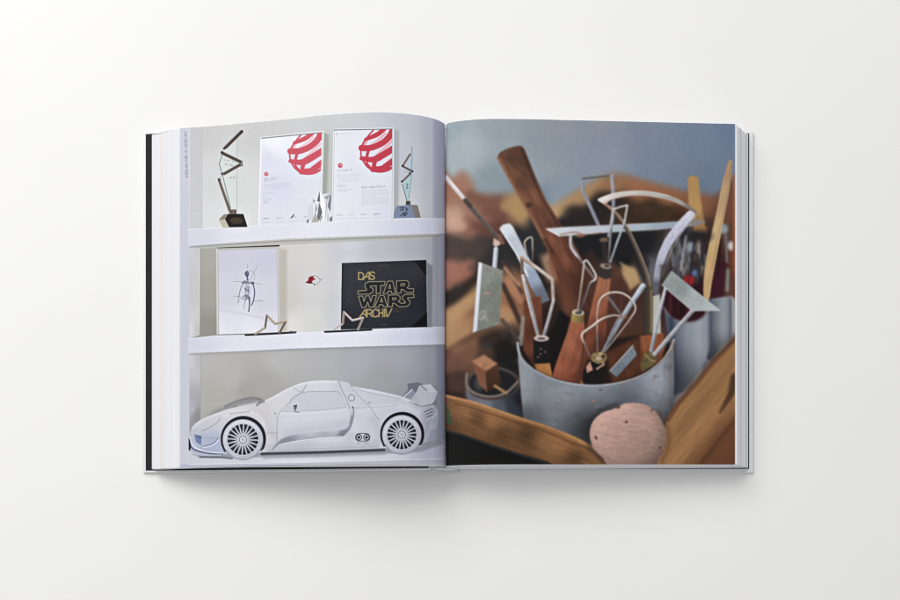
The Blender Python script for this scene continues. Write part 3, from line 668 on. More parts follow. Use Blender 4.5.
def draw_tools(p):
    p.tube = .22
    p.fill(grad([
        (450, 125, (158, 172, 180)), (470, 150, (174, 184, 189)), (455, 160, (168, 180, 185)), (500, 125, (160, 170, 178)), (550, 130, (152, 161, 172)), (600, 130, (147, 156, 169)), (650, 130, (136, 148, 166)), (700, 135, (126, 142, 166)), (735, 128, (118, 136, 164)),
        (540, 170, (156, 166, 176)), (600, 160, (148, 158, 172)), (660, 165, (132, 146, 166)), (720, 180, (122, 138, 160)), (490, 180, (148, 162, 170)), (535, 200, (120, 142, 156)), (560, 195, (148, 162, 174)), (700, 195, (118, 132, 152)), (670, 180, (128, 142, 162))], 3.2))
    # far blurred things
    p.poly(spline([(440, 196), (452, 178), (463, 171), (472, 180), (478, 192), (500, 194), (520, 192), (535, 196), (552, 208), (580, 190), (612, 176), (640, 181), (680, 192), (712, 198), (745, 196), (745, 480), (440, 480)], 4, True),
           grad([(450, 190, (170, 120, 98)), (463, 178, (172, 128, 106)), (480, 200, (152, 110, 92)), (492, 206, (140, 96, 80)), (455, 220, (200, 158, 136)), (470, 225, (152, 108, 90)), (490, 225, (126, 82, 70)), (500, 212, (130, 88, 76)), (515, 205, (184, 148, 96)), (522, 212, (178, 140, 88)),
                 (452, 250, (92, 74, 66)), (470, 255, (84, 72, 66)), (485, 245, (78, 70, 68)), (500, 250, (62, 60, 62)), (520, 238, (58, 58, 60)), (535, 225, (60, 58, 58)), (530, 255, (48, 50, 54)),
                 (450, 270, (172, 118, 98)), (465, 275, (156, 100, 82)), (450, 292, (70, 56, 50)), (470, 288, (74, 58, 50)), (452, 315, (170, 128, 90)), (470, 300, (184, 142, 98)), (462, 330, (190, 146, 98)), (450, 342, (184, 142, 94)), (475, 315, (150, 100, 72)), (452, 360, (120, 82, 64)), (455, 385, (86, 62, 52)), (470, 345, (140, 98, 70)),
                 (485, 345, (88, 66, 54)), (500, 345, (70, 52, 44)), (510, 290, (176, 124, 88)), (515, 300, (150, 100, 72)), (505, 315, (190, 144, 98)), (508, 335, (96, 74, 62)), (512, 355, (40, 40, 42)),
                 (555, 215, (196, 156, 106)), (580, 196, (176, 136, 92)), (612, 180, (168, 124, 86)), (640, 188, (166, 112, 74)), (670, 196, (164, 110, 70)), (700, 205, (150, 98, 66)), (725, 215, (128, 84, 60)),
                 (575, 215, (62, 56, 54)), (600, 205, (66, 56, 52)), (625, 210, (84, 62, 46)), (650, 212, (74, 56, 42)), (675, 212, (104, 70, 44)), (560, 222, (54, 52, 56)), (590, 245, (46, 46, 50)), (580, 255, (44, 44, 46)), (620, 240, (56, 56, 62)), (645, 245, (54, 54, 60)), (625, 260, (40, 40, 44)),
                 (560, 265, (130, 84, 60)), (620, 285, (92, 60, 48)), (628, 275, (186, 150, 100)), (640, 300, (86, 60, 52)), (570, 300, (76, 52, 42)), (550, 320, (60, 44, 40)), (600, 350, (88, 54, 38)), (560, 345, (40, 34, 34)), (630, 340, (92, 62, 46)), (650, 270, (110, 110, 116)),
                 (690, 235, (66, 62, 68)), (710, 230, (88, 66, 54)), (730, 230, (112, 80, 62)), (680, 260, (84, 80, 82)), (700, 265, (62, 54, 56)), (722, 262, (84, 48, 44)), (730, 290, (110, 76, 62)), (715, 290, (70, 40, 48)), (735, 260, (130, 74, 44)), (680, 300, (72, 30, 44)), (720, 330, (120, 130, 148)), (700, 360, (122, 132, 150)), (735, 330, (130, 128, 132))], 4.0), 5.0)
    rr = random.Random(3)
    for P, w, c, a in (([(444, 322), (462, 306), (480, 286)], 13, (196, 152, 104), .8), ([(444, 306), (462, 295), (482, 276)], 6, (62, 48, 44), .9), ([(444, 345), (460, 330), (478, 318)], 10, (176, 134, 90), .8), ([(446, 352), (462, 342), (476, 334)], 4, (98, 66, 54), .8),
                       ([(446, 366), (458, 356), (472, 350)], 9, (128, 88, 66), .8), ([(446, 284), (458, 272), (470, 266)], 14, (172, 116, 96), .8), ([(444, 212), (452, 222), (462, 226)], 10, (206, 162, 140), .8), ([(470, 196), (486, 204), (496, 214)], 10, (136, 90, 74), .7), ([(476, 226), (490, 232), (500, 226)], 9, (120, 76, 64), .7),
                       ([(466, 212), (478, 216), (490, 220)], 3, (178, 128, 108), .7), ([(448, 240), (464, 246), (480, 250)], 12, (88, 74, 68), .8), ([(506, 206), (518, 212), (526, 224)], 12, (188, 150, 98), .8), ([(484, 340), (500, 334), (516, 336)], 8, (60, 48, 42), .8), ([(480, 356), (494, 350), (510, 352)], 6, (92, 70, 56), .7),
                       ([(480, 372), (500, 366), (518, 360)], 2.4, (120, 104, 74), .7), ([(500, 330), (512, 340), (522, 350)], 3, (92, 78, 70), .8), ([(446, 384), (456, 376), (466, 376)], 8, (82, 58, 50), .8), ([(448, 394), (462, 396)], 6, (50, 42, 40), .9)):
        p.line(spline(P, 5), w, c, 3.0, a)
    # tray's far rim, softly out of focus
    p.line(spline([(548, 212), (580, 195), (612, 179), (640, 185), (680, 196), (745, 206)], 5), [8, 9, 11, 12, 12], grad([(555, 210, (196, 158, 108)), (590, 190, (186, 146, 100)), (615, 182, (160, 118, 84)), (640, 188, (170, 116, 78)), (690, 198, (158, 106, 70)), (730, 208, (130, 88, 66))]), 5, .85)
    p.poly([(556, 226), (575, 212), (608, 192), (626, 200), (600, 224)], (54, 49, 48), 5, .85)
    p.poly([(625, 205), (660, 203), (690, 212), (690, 220), (628, 224)], tex((78, 58, 42), .25, 9, 6, 4), 4, .8)
    p.poly([(470, 268), (500, 246), (532, 218), (545, 226), (552, 262), (520, 262), (480, 274)], (58, 58, 61), 7, .8)
    p.poly([(574, 238), (610, 233), (640, 232), (660, 232), (650, 252), (610, 258), (584, 260)], (42, 42, 46), 4, .85)
    p.line([(447, 298), (463, 290), (480, 276)], 10, (52, 44, 40), 4, .8)
    p.line([(446, 335), (462, 312), (480, 290)], 14, (188, 146, 100), 6, .6)
    p.poly([(526, 268), (540, 255), (552, 258), (552, 285), (540, 300)], (44, 42, 45), 3, .8)
    p.ell(487, 345, 3.4, 2.6, (52, 62, 80), 2.2)
    p.poly([(492, 345), (510, 335), (518, 356), (512, 372), (497, 366)], (36, 34, 36), 4, .8)
    p.poly([(540, 256), (556, 250), (562, 280), (548, 282)], (186, 146, 114), 3, .9)
    p.blur(1.5)
    # cluttered jar top at the right
    for _ in range(130):
        x, y = rr.uniform(668, 706), rr.uniform(226, 286)
        c = rr.choice([(54, 56, 66), (96, 98, 106), (70, 60, 52), (120, 118, 116), (44, 40, 44), (88, 92, 110), (110, 86, 60), (150, 150, 150), (60, 40, 44)])
        p.line([(x, y), (x + rr.uniform(-5, 5), y + rr.uniform(8, 20))], rr.uniform(.8, 3.2), c, .9, .6)
    p.poly([(662, 280), (670, 284), (710, 284), (709, 312), (696, 322), (680, 322), (664, 312)], tex((70, 33, 43), .3, 2.4, 30, 8), 1.6)
    p.ell(689, 280, 5.2, 5.5, (178, 26, 42), 1.6); p.ell(694.5, 273, 2.6, 3.2, (98, 126, 176), 1.6); p.ell(691, 247, 4.6, 5, (146, 154, 166), 2); p.ell(684, 231, 3.4, 9, (48, 52, 66), 2)
    p.poly([(714, 262), (726, 262), (724, 295), (712, 296)], (82, 34, 50), 2); p.ell(731, 246, 3.2, 4.6, (206, 202, 200), 1.6); p.line([(728, 270), (727, 290)], 3, (142, 150, 138), 1.8)
    p.ell(724, 229, 4, 5, (150, 160, 166), 2); p.ell(700, 229, 7, 3, (176, 112, 62), 2, .8)
    p.line([(735.5, 176), (735.5, 300)], 5, grad([(735, 180, (150, 98, 66)), (735, 220, (150, 84, 44)), (735, 260, (140, 76, 40)), (735, 290, (110, 60, 40))]), 1.2)
    for k in range(9):
        x = 665 + k * 4.6 + rr.uniform(-1, 1); p.line([(x + rr.uniform(-2, 2), 282 + rr.uniform(-4, 6)), (x + 1, 314)], rr.uniform(1.4, 2.6), rr.choice([(108, 40, 56), (62, 24, 34), (96, 36, 50), (48, 22, 30)]), .9, .8)
    for x0, y0, x1, y1, w, c in ((676, 232, 684, 262, 2.4, (124, 128, 140)), (686, 236, 681, 270, 2, (170, 172, 176)), (694, 244, 690, 276, 2.2, (56, 50, 50)), (698, 240, 702, 268, 1.6, (186, 160, 120)), (704, 236, 698, 282, 2.6, (60, 56, 62)), (676, 256, 680, 284, 2.4, (96, 96, 110)), (712, 238, 714, 268, 2.2, (70, 46, 44)), (720, 240, 717, 276, 3.2, (58, 34, 40)), (726, 236, 727, 262, 2, (134, 140, 148))):
        p.line([(x0, y0), (x1, y1)], w, c, .8, .85)
    # jars behind
    p.part('printed_jar')
    p.poly([(705, 300), (732, 296), (736, 300), (736, 345), (712, 362), (706, 358)], across([(0, (100, 106, 120)), (.25, (116, 122, 134)), (.55, (158, 163, 172)), (.74, (146, 150, 160)), (.80, (118, 121, 130)), (.86, (164, 164, 168)), (1, (172, 170, 170))], 706, 736, lambda X, Y: 1 - .35 * sstep(325, 356, Y)), 1.6)
    p.part()
    p.part('printed_jar')
    p.poly(spline([(664, 308), (672, 318), (688, 322), (702, 318), (709, 308), (710, 330), (709, 350), (702, 368), (690, 388), (676, 394), (672, 388), (670, 350)], 3, True),
           across([(0, (96, 104, 122)), (.15, (104, 112, 130)), (.45, (146, 153, 166)), (.75, (164, 170, 180)), (.92, (150, 155, 166)), (1, (120, 125, 136))], 667, 710, lambda X, Y: 1 - .42 * sstep(335, 392, Y + .5 * (690 - X))), 1.2)
    p.line(spline([(664, 308), (672, 318), (688, 322.6), (702, 318), (709, 308)], 5), 1.6, (138, 126, 128), 1.0, .8)
    p.part()
    p.line([(671, 318), (674, 394)], 5, (62, 70, 90), 2.5, .75); p.line([(710.5, 302), (711, 352)], 2.4, (84, 92, 112), 1.6, .8); p.line([(712, 300), (730, 297)], 1.4, (168, 168, 172), 1, .6); p.line([(730.5, 300), (731, 340)], 2, (100, 106, 120), 1.4, .7); p.poly([(704, 364), (722, 352), (737, 330), (737, 338), (712, 362), (700, 376)], (66, 62, 68), 2, .6)
    p.blur(.5)
    # left small jar with a wood block
    p.part('printed_jar')
    p.poly(spline([(466, 382), (470, 393), (482, 399), (496, 400), (510, 394), (519, 382), (521, 400), (522, 422), (505, 416), (470, 404)], 3, True), grad([(470, 396, (112, 112, 120)), (485, 405, (122, 125, 134)), (500, 408, (94, 99, 112)), (512, 405, (62, 66, 76)), (519, 400, (42, 44, 52))]), 1.3)
    p.ell(493, 383, 26.5, 15.5, (120, 106, 98), 1.6); p.ell(493, 383.6, 25, 14.6, (44, 44, 47), 2); p.ell(479, 384, 5, 7, (96, 98, 102), 3, .6)
    p.line(spline([(467, 374), (467, 385), (474, 393), (490, 397), (506, 393), (518, 382)], 6), 2.6, (134, 118, 110), 1.2)
    p.part()
    p.part('printed_wood_block')
    p.poly([(472, 362), (486, 371), (487.5, 392), (479, 385)], (142, 90, 66), 1.3); p.poly([(485.6, 371), (497.5, 363.5), (501.5, 384), (488, 392)], vgrad(364, (104, 66, 46), 392, (72, 48, 36)), 1.3)
    p.poly([(471.5, 361.5), (484, 354.6), (497.5, 363.5), (486, 371.5)], tex((182, 128, 92), .1, 5, 5, 6), 1.3); p.line([(495, 386), (506, 393)], 3, (176, 132, 86), 1.3)
    p.part()
    # thick wooden handle
    p.part('printed_wooden_handle')
    hd = spline([(497.4, 157.4), (500, 152.6), (508, 148.4), (520, 145.8), (524.4, 149)], 4) + [(536, 178), (546, 200), (562, 226), (577, 248), (592, 280), (600, 310), (566, 312), (556, 272), (543, 240), (528, 212), (512, 184)]
    p.poly(hd, tex(grad([(505, 160, (128, 88, 66)), (515, 155, (112, 76, 60)), (523, 160, (96, 68, 56)), (512, 175, (132, 90, 64)), (525, 180, (108, 74, 56)), (530, 200, (138, 92, 66)), (540, 215, (124, 82, 62)), (548, 240, (140, 90, 64)), (558, 225, (106, 68, 54)), (565, 260, (140, 86, 62)), (575, 255, (112, 70, 56)), (585, 285, (96, 58, 46)), (560, 280, (92, 58, 44))]), .16, 2.6, 22, 7, -.42), 1.1)
    p.line([(499, 159), (516, 190), (531, 216), (546, 244)], 3.2, (166, 116, 82), 1.6, .7); p.ell(511, 157.5, 6, 5, (98, 70, 60), 2.5, .7); p.line([(507, 158), (526, 176)], 2.5, (96, 66, 54), 2, .6); p.ell(529, 205, 3.2, 2.6, (82, 58, 48), 1.8, .8)
    p.line(spline([(522, 150), (541, 196), (560, 229), (586, 272)], 5), 1.6, (78, 54, 44), 1.4, .7); p.line(spline([(545, 240), (562, 268), (572, 300)], 5), 4, (72, 46, 38), 2, .6)
    p.poly([(551, 152), (551, 152.1), (551.1, 152)], (0, 0, 0))
    p.part()
    p.line([(556, 262), (566, 296), (575, 330)], 16, (134, 82, 58), 3, .55)
    # tan paddles
    p.part('printed_wooden_stick')
    p.poly([(687.6, 178), (692, 175.6), (698, 177), (701, 200), (706.5, 234), (695, 232), (688.6, 206)], tex(grad([(693, 185, (190, 148, 84)), (694, 205, (194, 152, 84)), (702, 225, (168, 126, 76))]), .08, 2, 18, 9, -.1), 1.4)
    p.part()
    p.part('printed_wooden_stick')
    p.poly(spline([(728.6, 161.4), (731.4, 160.6), (732.2, 164), (729.5, 190), (724, 218), (718, 250), (712, 282), (709, 300), (703.4, 297), (704.5, 270), (710, 240), (716.4, 212), (722.5, 182)], 3, True), tex(grad([(729, 170, (186, 150, 110)), (724, 200, (198, 164, 118)), (715, 230, (208, 176, 124)), (709, 265, (206, 170, 112)), (706, 290, (202, 166, 114))]), .08, 1.6, 18, 10, .2), .6)
    p.ell(700, 236, 11, 6, (52, 46, 48), 4, .85)
    p.line([(731.4, 164), (727, 196), (720, 228), (712, 268)], .8, (160, 122, 84), .6, .6)
    p.part()
    # far wire ends
    p.line([(582.4, 178.6), (598, 176.8), (611.6, 175)], 1.7, (112, 104, 100), .8); p.line([(582.6, 180), (583, 192), (590, 206), (598.4, 225)], [1.6, 3.2, 3.6, 3.6], (150, 154, 172), 1.2); p.line([(612, 176), (613.6, 196), (613.4, 214), (609, 236)], 3.6, (160, 164, 180), 1.2, .9)
    # rib lying across
    p.part('printed_trimming_tool')
    p.poly([(546, 228.6), (560, 227.2), (600, 225.4), (660, 222.4), (700, 219.6), (706, 222), (696, 226), (660, 229.6), (612, 232.2), (559.4, 236.4)], grad([(555, 231, (206, 212, 220)), (590, 229, (192, 200, 210)), (630, 228, (176, 188, 200)), (670, 225, (160, 174, 188)), (700, 222, (150, 140, 136))]), .6)
    p.line([(546.6, 229), (559.6, 236)], 1.2, (232, 230, 230), .5); p.line(spline([(560, 234.4), (575, 232), (585, 234.6), (601, 232.6)], 5), 1.3, (168, 116, 96), .7, .8); p.line([(548, 228), (600, 225), (640, 223.2)], .6, (170, 140, 130), .5, .7)
    p.line([(559.6, 236.6), (612, 232.6), (660, 230)], .8, (120, 116, 118), .6, .8); p.ell(580, 235.6, 5, 1.8, (172, 118, 98), .9, .8)
    p.line(spline([(570.8, 236), (571.2, 246), (576, 254), (585, 266), (594.6, 279)], 5), [3.2, 3.2, 2.8, 2.6], (172, 172, 178), .6); p.line(spline([(570, 238), (570.4, 247), (576, 256)], 4), .9, (224, 224, 226), .45)
    p.part()
    # pale strip at left of centre
    p.part('printed_trimming_tool')
    p.poly([(499.6, 228), (503, 224.4), (509.6, 223.2), (513, 226.6), (527, 254), (541, 280), (550, 300), (541, 304), (531, 288), (516, 254)], grad([(506, 228, (214, 220, 228)), (514, 244, (190, 198, 210)), (524, 260, (196, 204, 216)), (534, 276, (160, 174, 194)), (543, 295, (116, 122, 138))]), .9)
    p.line([(500.4, 229), (516, 253), (528, 276)], 1.5, (236, 240, 244), .6, .9)
    p.part()
    # long slanting dark rod with a white tip
    p.line([(470, 206), (486, 225), (500, 241)], [4.2, 4.2, 3.4], (106, 94, 88), .8); p.line([(472, 205), (500, 238)], .9, (140, 128, 120), .6, .7)
    p.line([(446, 177.4), (464.6, 199.4)], 4.0, (222, 216, 218), .8); p.line([(465, 200), (470, 205.6)], 4.2, (84, 76, 74), .8); p.line([(447, 179.6), (463, 198.8)], 1.0, (186, 182, 188), .6, .7)
    p.poly([(493.6, 238), (499, 241), (501, 244), (496, 247), (493, 245)], (216, 186, 168), 1.0); p.line([(500, 236), (503, 243)], 3.4, (150, 96, 76), 1.2)
    for P, w, c in (([(503, 262), (512, 275), (521, 292)], 4, (94, 70, 58)), ([(503, 285), (512, 304), (520, 322)], 5, (66, 52, 46)), ([(505, 268), (519, 285)], 3, (206, 158, 120)), ([(508, 280), (520, 300)], 7, (186, 134, 98)), ([(502, 320), (512, 332), (521, 342)], 4, (92, 80, 72))):
        p.line(P, w, c, 1.8, .8)
    # grey blade at the left
    p.part('printed_trimming_tool')
    p.line([(496, 249), (494.4, 270)], 4.6, (196, 202, 212), 1.0)
    p.poly([(478.6, 262.4), (482, 262.8), (503.2, 270.6), (499.2, 325.4), (474, 332.8), (473, 331.6)], tex(grad([(486, 275, (150, 152, 144)), (496, 290, (134, 138, 128)), (485, 310, (140, 142, 132)), (494, 318, (132, 136, 126))]), .1, 1.4, 1.4, 12), .6)
    p.poly([(478.6, 262.2), (482.2, 262.8), (477, 331), (472.8, 332.8)], vgrad(262, (226, 228, 236), 332, (206, 210, 224)), .5)
    p.line([(475, 332.2), (499, 325)], .7, (96, 84, 76), .5); p.ell(486.6, 293.2, 3, 1.0, (196, 150, 128), .6); p.ell(494, 316.6, .7, .7, (190, 150, 126), .5); p.ell(497, 324, 1.6, .7, (190, 150, 130), .5)
    p.line(spline([(486.6, 312), (482, 311), (479.4, 316), (481, 320), (484.6, 317), (482, 316)], 4), .8, (176, 178, 166), .45); p.line([(484.6, 313), (485.8, 319), (488, 320.4)], .8, (176, 178, 166), .45); p.line([(480, 319), (487, 315.6)], .7, (176, 178, 166), .45)
    p.part()
    # dark interior of the big jar
    p.poly(spline([(517, 348), (524, 338), (545, 345), (600, 340), (650, 335), (672, 345), (668, 362), (640, 377), (600, 385), (560, 382), (532, 370)], 4, True), (46, 35, 32), 2.5, .85)
    p.line(spline([(672.5, 342), (671, 354), (664, 365), (650, 374)], 5), 4, (118, 96, 84), 2, .7); p.line(spline([(519, 338), (524, 332), (534, 328)], 5), 2, (132, 128, 126), 1.4, .7)
    # handles standing in it
    p.poly([(524, 300), (541, 296), (543, 330), (548, 372), (534, 366), (523, 350)], tex(grad([(530, 310, (128, 76, 52)), (537, 330, (104, 60, 44)), (528, 345, (118, 70, 48)), (540, 360, (84, 50, 38))]), .1, 2, 14, 14), 1.3)
    p.line([(521, 344), (523, 318)], 4, (172, 160, 152), 1.6, .7)
    p.poly([(548, 340), (560, 310), (570, 318), (560, 360), (552, 375)], (38, 32, 32), 2)
    p.poly([(576, 260), (592, 250), (600, 262), (596, 300), (584, 300)], (96, 60, 46), 3, .5)
    # second long handle (behind, with dark ferrule)
    p.part('printed_wooden_handle')
    p.poly([(598.4, 276), (611, 278), (609, 300), (606.4, 330), (603, 372), (586, 384), (577, 384), (586, 330)], tex(grad([(603, 285, (172, 110, 78)), (596, 310, (166, 100, 68)), (602, 320, (136, 78, 54)), (588, 340, (136, 76, 50)), (600, 345, (96, 56, 42)), (590, 375, (104, 60, 42))]), .1, 2, 16, 15, .2), .8)
    p.poly([(600.6, 264.6), (604, 262), (612, 264.6), (613.4, 268), (611.6, 277.8), (605, 279.4), (598.6, 276)], (74, 66, 60), .6); p.ell(606, 266, 5.8, 2.8, (168, 150, 132), .8, rot=.15); p.ell(607, 266, 2.6, 1.4, (90, 78, 70), .6)
    p.part()
    p.poly([(612, 262), (620, 268), (628, 292), (634, 320), (626, 336), (610, 340), (606, 320), (611, 285)], tex((98, 62, 50), .15, 3, 14, 16), 2.2, .8)
    p.poly([(620, 262), (636, 270), (640, 282), (630, 290)], (194, 160, 110), 2.2, .85)
    p.poly([(632, 258), (643, 250), (650, 262), (645, 285), (638, 272)], (50, 48, 52), 3, .8)
    # blue-grey broad strip behind loop
    p.line([(643, 286), (632, 302), (622, 318), (603, 352)], [5.5, 5, 4.4, 2.8], grad([(642, 288, (184, 196, 210)), (630, 305, (170, 180, 194)), (620, 320, (160, 168, 180)), (606, 348, (124, 130, 142))]), .9)
    p.line([(609, 298), (620, 313)], 2.4, (130, 134, 146), .9, .8)
    # big bow tool
    p.part('printed_trimming_tool')
    p.tube = .05
    p.line(spline([(690.5, 214.6), (683, 223), (671, 238), (662, 256), (657, 276), (655.6, 292)], 6), [8.2, 9.4, 9.6, 8.6, 6.4, 6], grad([(692, 214, (206, 206, 220)), (676, 232, (196, 196, 214)), (664, 252, (190, 190, 210)), (658, 272, (166, 168, 188)), (655, 288, (106, 106, 116))]), .6)
    p.line(spline([(698, 213.6), (681, 234), (669, 256), (662, 276)], 6), 1.6, (166, 160, 156), .7, .7)
    p.tube = .22
    p.line(spline([(600, 200), (607, 205.6), (618, 216), (628, 231), (638, 252), (645, 270), (649.6, 288), (650.6, 306)], 6), [2.4, 3.6, 4.2, 4.2, 4, 3.6], grad([(605, 204, (170, 130, 112)), (620, 218, (140, 118, 104)), (634, 242, (116, 98, 84)), (646, 275, (128, 108, 90)), (650, 300, (96, 84, 72))]), .5)
    p.line(spline([(606, 206.6), (617, 217.6), (627, 232), (637, 253), (644, 271), (648.4, 289)], 6), 1.1, (70, 58, 52), .4, .8)
    p.line(spline([(609, 205.4), (620, 216.4), (630, 231), (640, 252), (647, 270), (651, 288)], 6), .7, (196, 174, 156), .4, .8)
    p.poly(spline([(597.4, 199.6), (604, 196), (614, 193), (630, 191), (648, 191.4), (668, 195), (684, 202), (696, 211), (695, 213), (684, 206.6), (668, 200), (650, 196.6), (632, 196), (614, 199), (606, 203.4), (602, 203)], 4, True), grad([(600, 200, (226, 218, 212)), (625, 195, (208, 200, 194)), (650, 194, (192, 186, 182)), (675, 200, (176, 168, 160)), (692, 209, (140, 132, 128))]), .5)
    p.line(spline([(604, 202.6), (616, 198.4), (632, 195.6), (650, 196.2)], 5), .8, (176, 120, 98), .5, .8); p.line(spline([(600, 198.2), (616, 192.8), (632, 191), (650, 191.6), (670, 196)], 5), .7, (232, 228, 224), .45, .8)
    p.poly([(644.6, 288), (652.6, 286), (653.2, 334), (643.6, 334)], vgrad(644, (70, 62, 56), 653, (112, 96, 76), 0), .7); p.line([(651.2, 290), (651, 332)], 1.2, (176, 152, 96), .5, .8); p.poly([(653, 296), (660, 294), (661, 336), (652.6, 338)], (190, 190, 178), 1.0)
    p.poly([(640, 336), (663, 333), (666, 345), (660, 362), (640, 370)], tex(grad([(645, 342, (166, 100, 56)), (660, 342, (158, 92, 50)), (650, 360, (120, 70, 38))]), .12, 2.5, 10, 17), 1.0)
    p.part()
    # triangular wire tool
    p.line([(613, 210), (610.4, 238), (608.4, 263)], 2.3, grad([(613, 212, (190, 190, 192)), (610, 240, (130, 130, 132)), (609, 260, (96, 92, 92))]), .55); p.line([(613.4, 209.6), (620, 207), (627, 205.4)], 2.0, (196, 192, 188), .5)
    p.line([(627.4, 205.6), (624.6, 222), (618, 240), (610.4, 262)], [2.2, 2.2, 2.4, 2.4], grad([(626, 210, (182, 180, 180)), (620, 235, (170, 174, 184)), (612, 258, (140, 146, 158))]), .5)
    p.ell(604, 240, 4.2, 2.4, (136, 112, 84), 1.4); p.line([(604, 243), (605.6, 262)], 4.6, (74, 62, 56), 1.6, .7)
    p.poly([(660, 265), (668, 262), (670, 283), (660, 290)], (70, 58, 52), 2, .5)
    # centre handle with brass ferrule
    p.part('printed_wooden_handle')
    p.poly(spline([(572.4, 319.4), (568, 330), (560, 352), (553, 374), (556, 384), (576, 389), (579, 372), (583.6, 340), (584, 321.6)], 3, True), tex(grad([(577, 328, (172, 104, 70)), (572, 345, (178, 108, 74)), (580, 345, (146, 84, 58)), (562, 365, (168, 98, 66)), (572, 370, (152, 86, 58)), (578, 375, (110, 62, 44))]), .1, 2, 14, 18, .2), .6)
    p.poly([(572, 312), (584.2, 314), (584, 322.6), (578, 323.6), (571, 320.6)], vgrad(571, (178, 156, 76), 585, (122, 98, 46), 0), .5); p.ell(578.2, 312.4, 6, 3.0, (206, 196, 180), .5, rot=.1); p.ell(578.6, 312.4, 3.4, 1.8, (70, 60, 58), .5)
    p.part()
    p.line(spline([(584.4, 262), (582.8, 275), (580, 296), (577.6, 312)], 5), 2.1, grad([(584, 265, (190, 178, 164)), (580, 300, (150, 138, 124))]), .5); p.line(spline([(583.6, 262.6), (586, 260.4), (588.6, 262.6), (595.4, 274), (595.6, 279), (592.6, 281.4), (590, 283.6), (586.6, 294), (580, 313)], 5), [2, 2, 2.2, 2.2, 2.2, 2.4], grad([(586, 262, (206, 196, 188)), (595, 275, (200, 194, 190)), (588, 290, (110, 104, 106)), (581, 310, (86, 82, 84))]), .45)
    # small far wire
    p.line(spline([(527.6, 256), (524.6, 244), (526, 240), (530, 237.4), (532.4, 240), (532.6, 262)], 5), [1.4, 1.6, 1.8, 1.6, 1.2], grad([(526, 242, (206, 190, 176)), (531, 240, (186, 176, 170)), (532, 258, (126, 108, 98))]), .5)
    # trapezoid loop tool
    p.part('printed_trimming_tool')
    p.line([(552.4, 280), (553.4, 301)], 3.4, (186, 172, 162), .5); p.line([(553.6, 300), (549, 318), (542.6, 340)], [3, 3.6, 3.4], grad([(552, 304, (190, 184, 182)), (547, 322, (170, 170, 176)), (543, 338, (140, 140, 148))]), .5)
    p.line([(521.6, 258), (522.4, 276)], 3.0, (132, 104, 86), .55); p.line([(523, 276), (530, 304), (538.8, 338)], [3.2, 4.2, 3.6], grad([(524, 280, (206, 206, 210)), (530, 305, (186, 188, 194)), (538, 335, (160, 160, 166))]), .5)
    p.line([(524.6, 282), (532, 310), (539.6, 336)], .8, (120, 112, 110), .4, .7); p.line([(521.2, 257.4), (536, 267), (552, 279.4)], 3.4, grad([(522, 258, (186, 156, 136)), (540, 270, (210, 198, 186)), (551, 279, (200, 186, 174))]), .5)
    p.line([(522, 259), (551, 281)], .7, (140, 116, 100), .4, .7)
    p.poly([(533.4, 338), (549, 338), (550, 364), (534, 366)], tex((42, 38, 40), .15, 2, 2, 20), .6); p.ell(541.4, 338.4, 7.4, 3.0, (222, 204, 196), .6); p.ell(541.4, 338.6, 4.4, 1.5, (110, 100, 98), .5)
    for x, y in ((541, 349), (540.6, 354), (538, 357), (545, 352)): p.ell(x, y, .9, .7, (190, 140, 110), .45)
    p.poly([(534, 364), (550, 363), (553, 378), (538, 374)], tex((184, 124, 58), .12, 2, 6, 21), .8)
    p.part()
    # front wire tool
    p.part('printed_trimming_tool')
    p.poly([(588, 360), (605, 362), (606, 372), (600, 386), (582, 386), (583, 372)], tex((40, 36, 37), .15, 2, 2, 22), .6); p.poly([(590, 361), (593, 370), (587, 373), (586, 367)], (206, 152, 128), .6); p.line([(597, 369), (604, 364.4)], 2, (200, 150, 126), .6); p.poly([(581, 380), (586, 386), (579, 386)], (178, 112, 58), .8)
    p.line(spline([(597.6, 354), (597.2, 330), (597.4, 312), (600.6, 299), (610, 292.8), (622, 293.2), (632, 300), (635.6, 309), (630, 319), (618, 335), (604.6, 352)], 6), [1.7, 1.8, 1.7, 1.8, 1.8, 1.8, 1.6, 1.6, 1.9], grad([(597, 345, (120, 108, 108)), (597, 318, (186, 150, 136)), (602, 298, (212, 200, 196)), (618, 293, (214, 206, 202)), (634, 306, (206, 196, 192)), (624, 326, (176, 160, 152)), (606, 350, (140, 128, 126))]), .45)
    p.line(spline([(589.6, 356), (585.6, 346), (582, 338), (583, 333), (593, 325.6), (602, 319), (612, 315.6), (620, 315.8)], 6), [1.5, 1.6, 2.0, 2.1, 2.1, 1.8, 1.5], grad([(587, 350, (128, 112, 110)), (583, 335, (212, 196, 192)), (596, 322, (218, 210, 206)), (612, 316, (190, 180, 178))]), .45)
    p.line(spline([(601.4, 300.4), (610.4, 294.4), (621.6, 294.8), (631, 301), (634.2, 309)], 6), .5, (110, 92, 88), .35, .8); p.line(spline([(584, 334.6), (593.6, 327), (602.4, 320.4), (612, 317)], 6), .5, (104, 90, 88), .35, .8)
    p.line([(620, 316), (612, 332), (603, 352)], 2.4, (134, 138, 148), .6); p.ell(623, 317, 4, 2, (170, 120, 100), 1.0, .7)
    p.poly([(591, 356), (594, 352.6), (606, 353.6), (607.4, 358), (604, 363.4), (597, 363.8), (591.6, 361)], tex((150, 128, 84), .3, 1.5, 1.5, 23), .5); p.ell(600.4, 353.6, 1.8, 1.6, (196, 176, 110), .5); p.ell(598.6, 358.6, 3, 2, (206, 178, 160), .6, .8); p.ell(603.4, 356.6, 1.6, 1.4, (60, 50, 48), .5)
    p.part()
    p.poly([(606, 352), (640, 336), (646, 372), (612, 384)], tex((118, 68, 42), .15, 4, 12, 24), 3, .75)
    p.part('printed_trimming_tool')
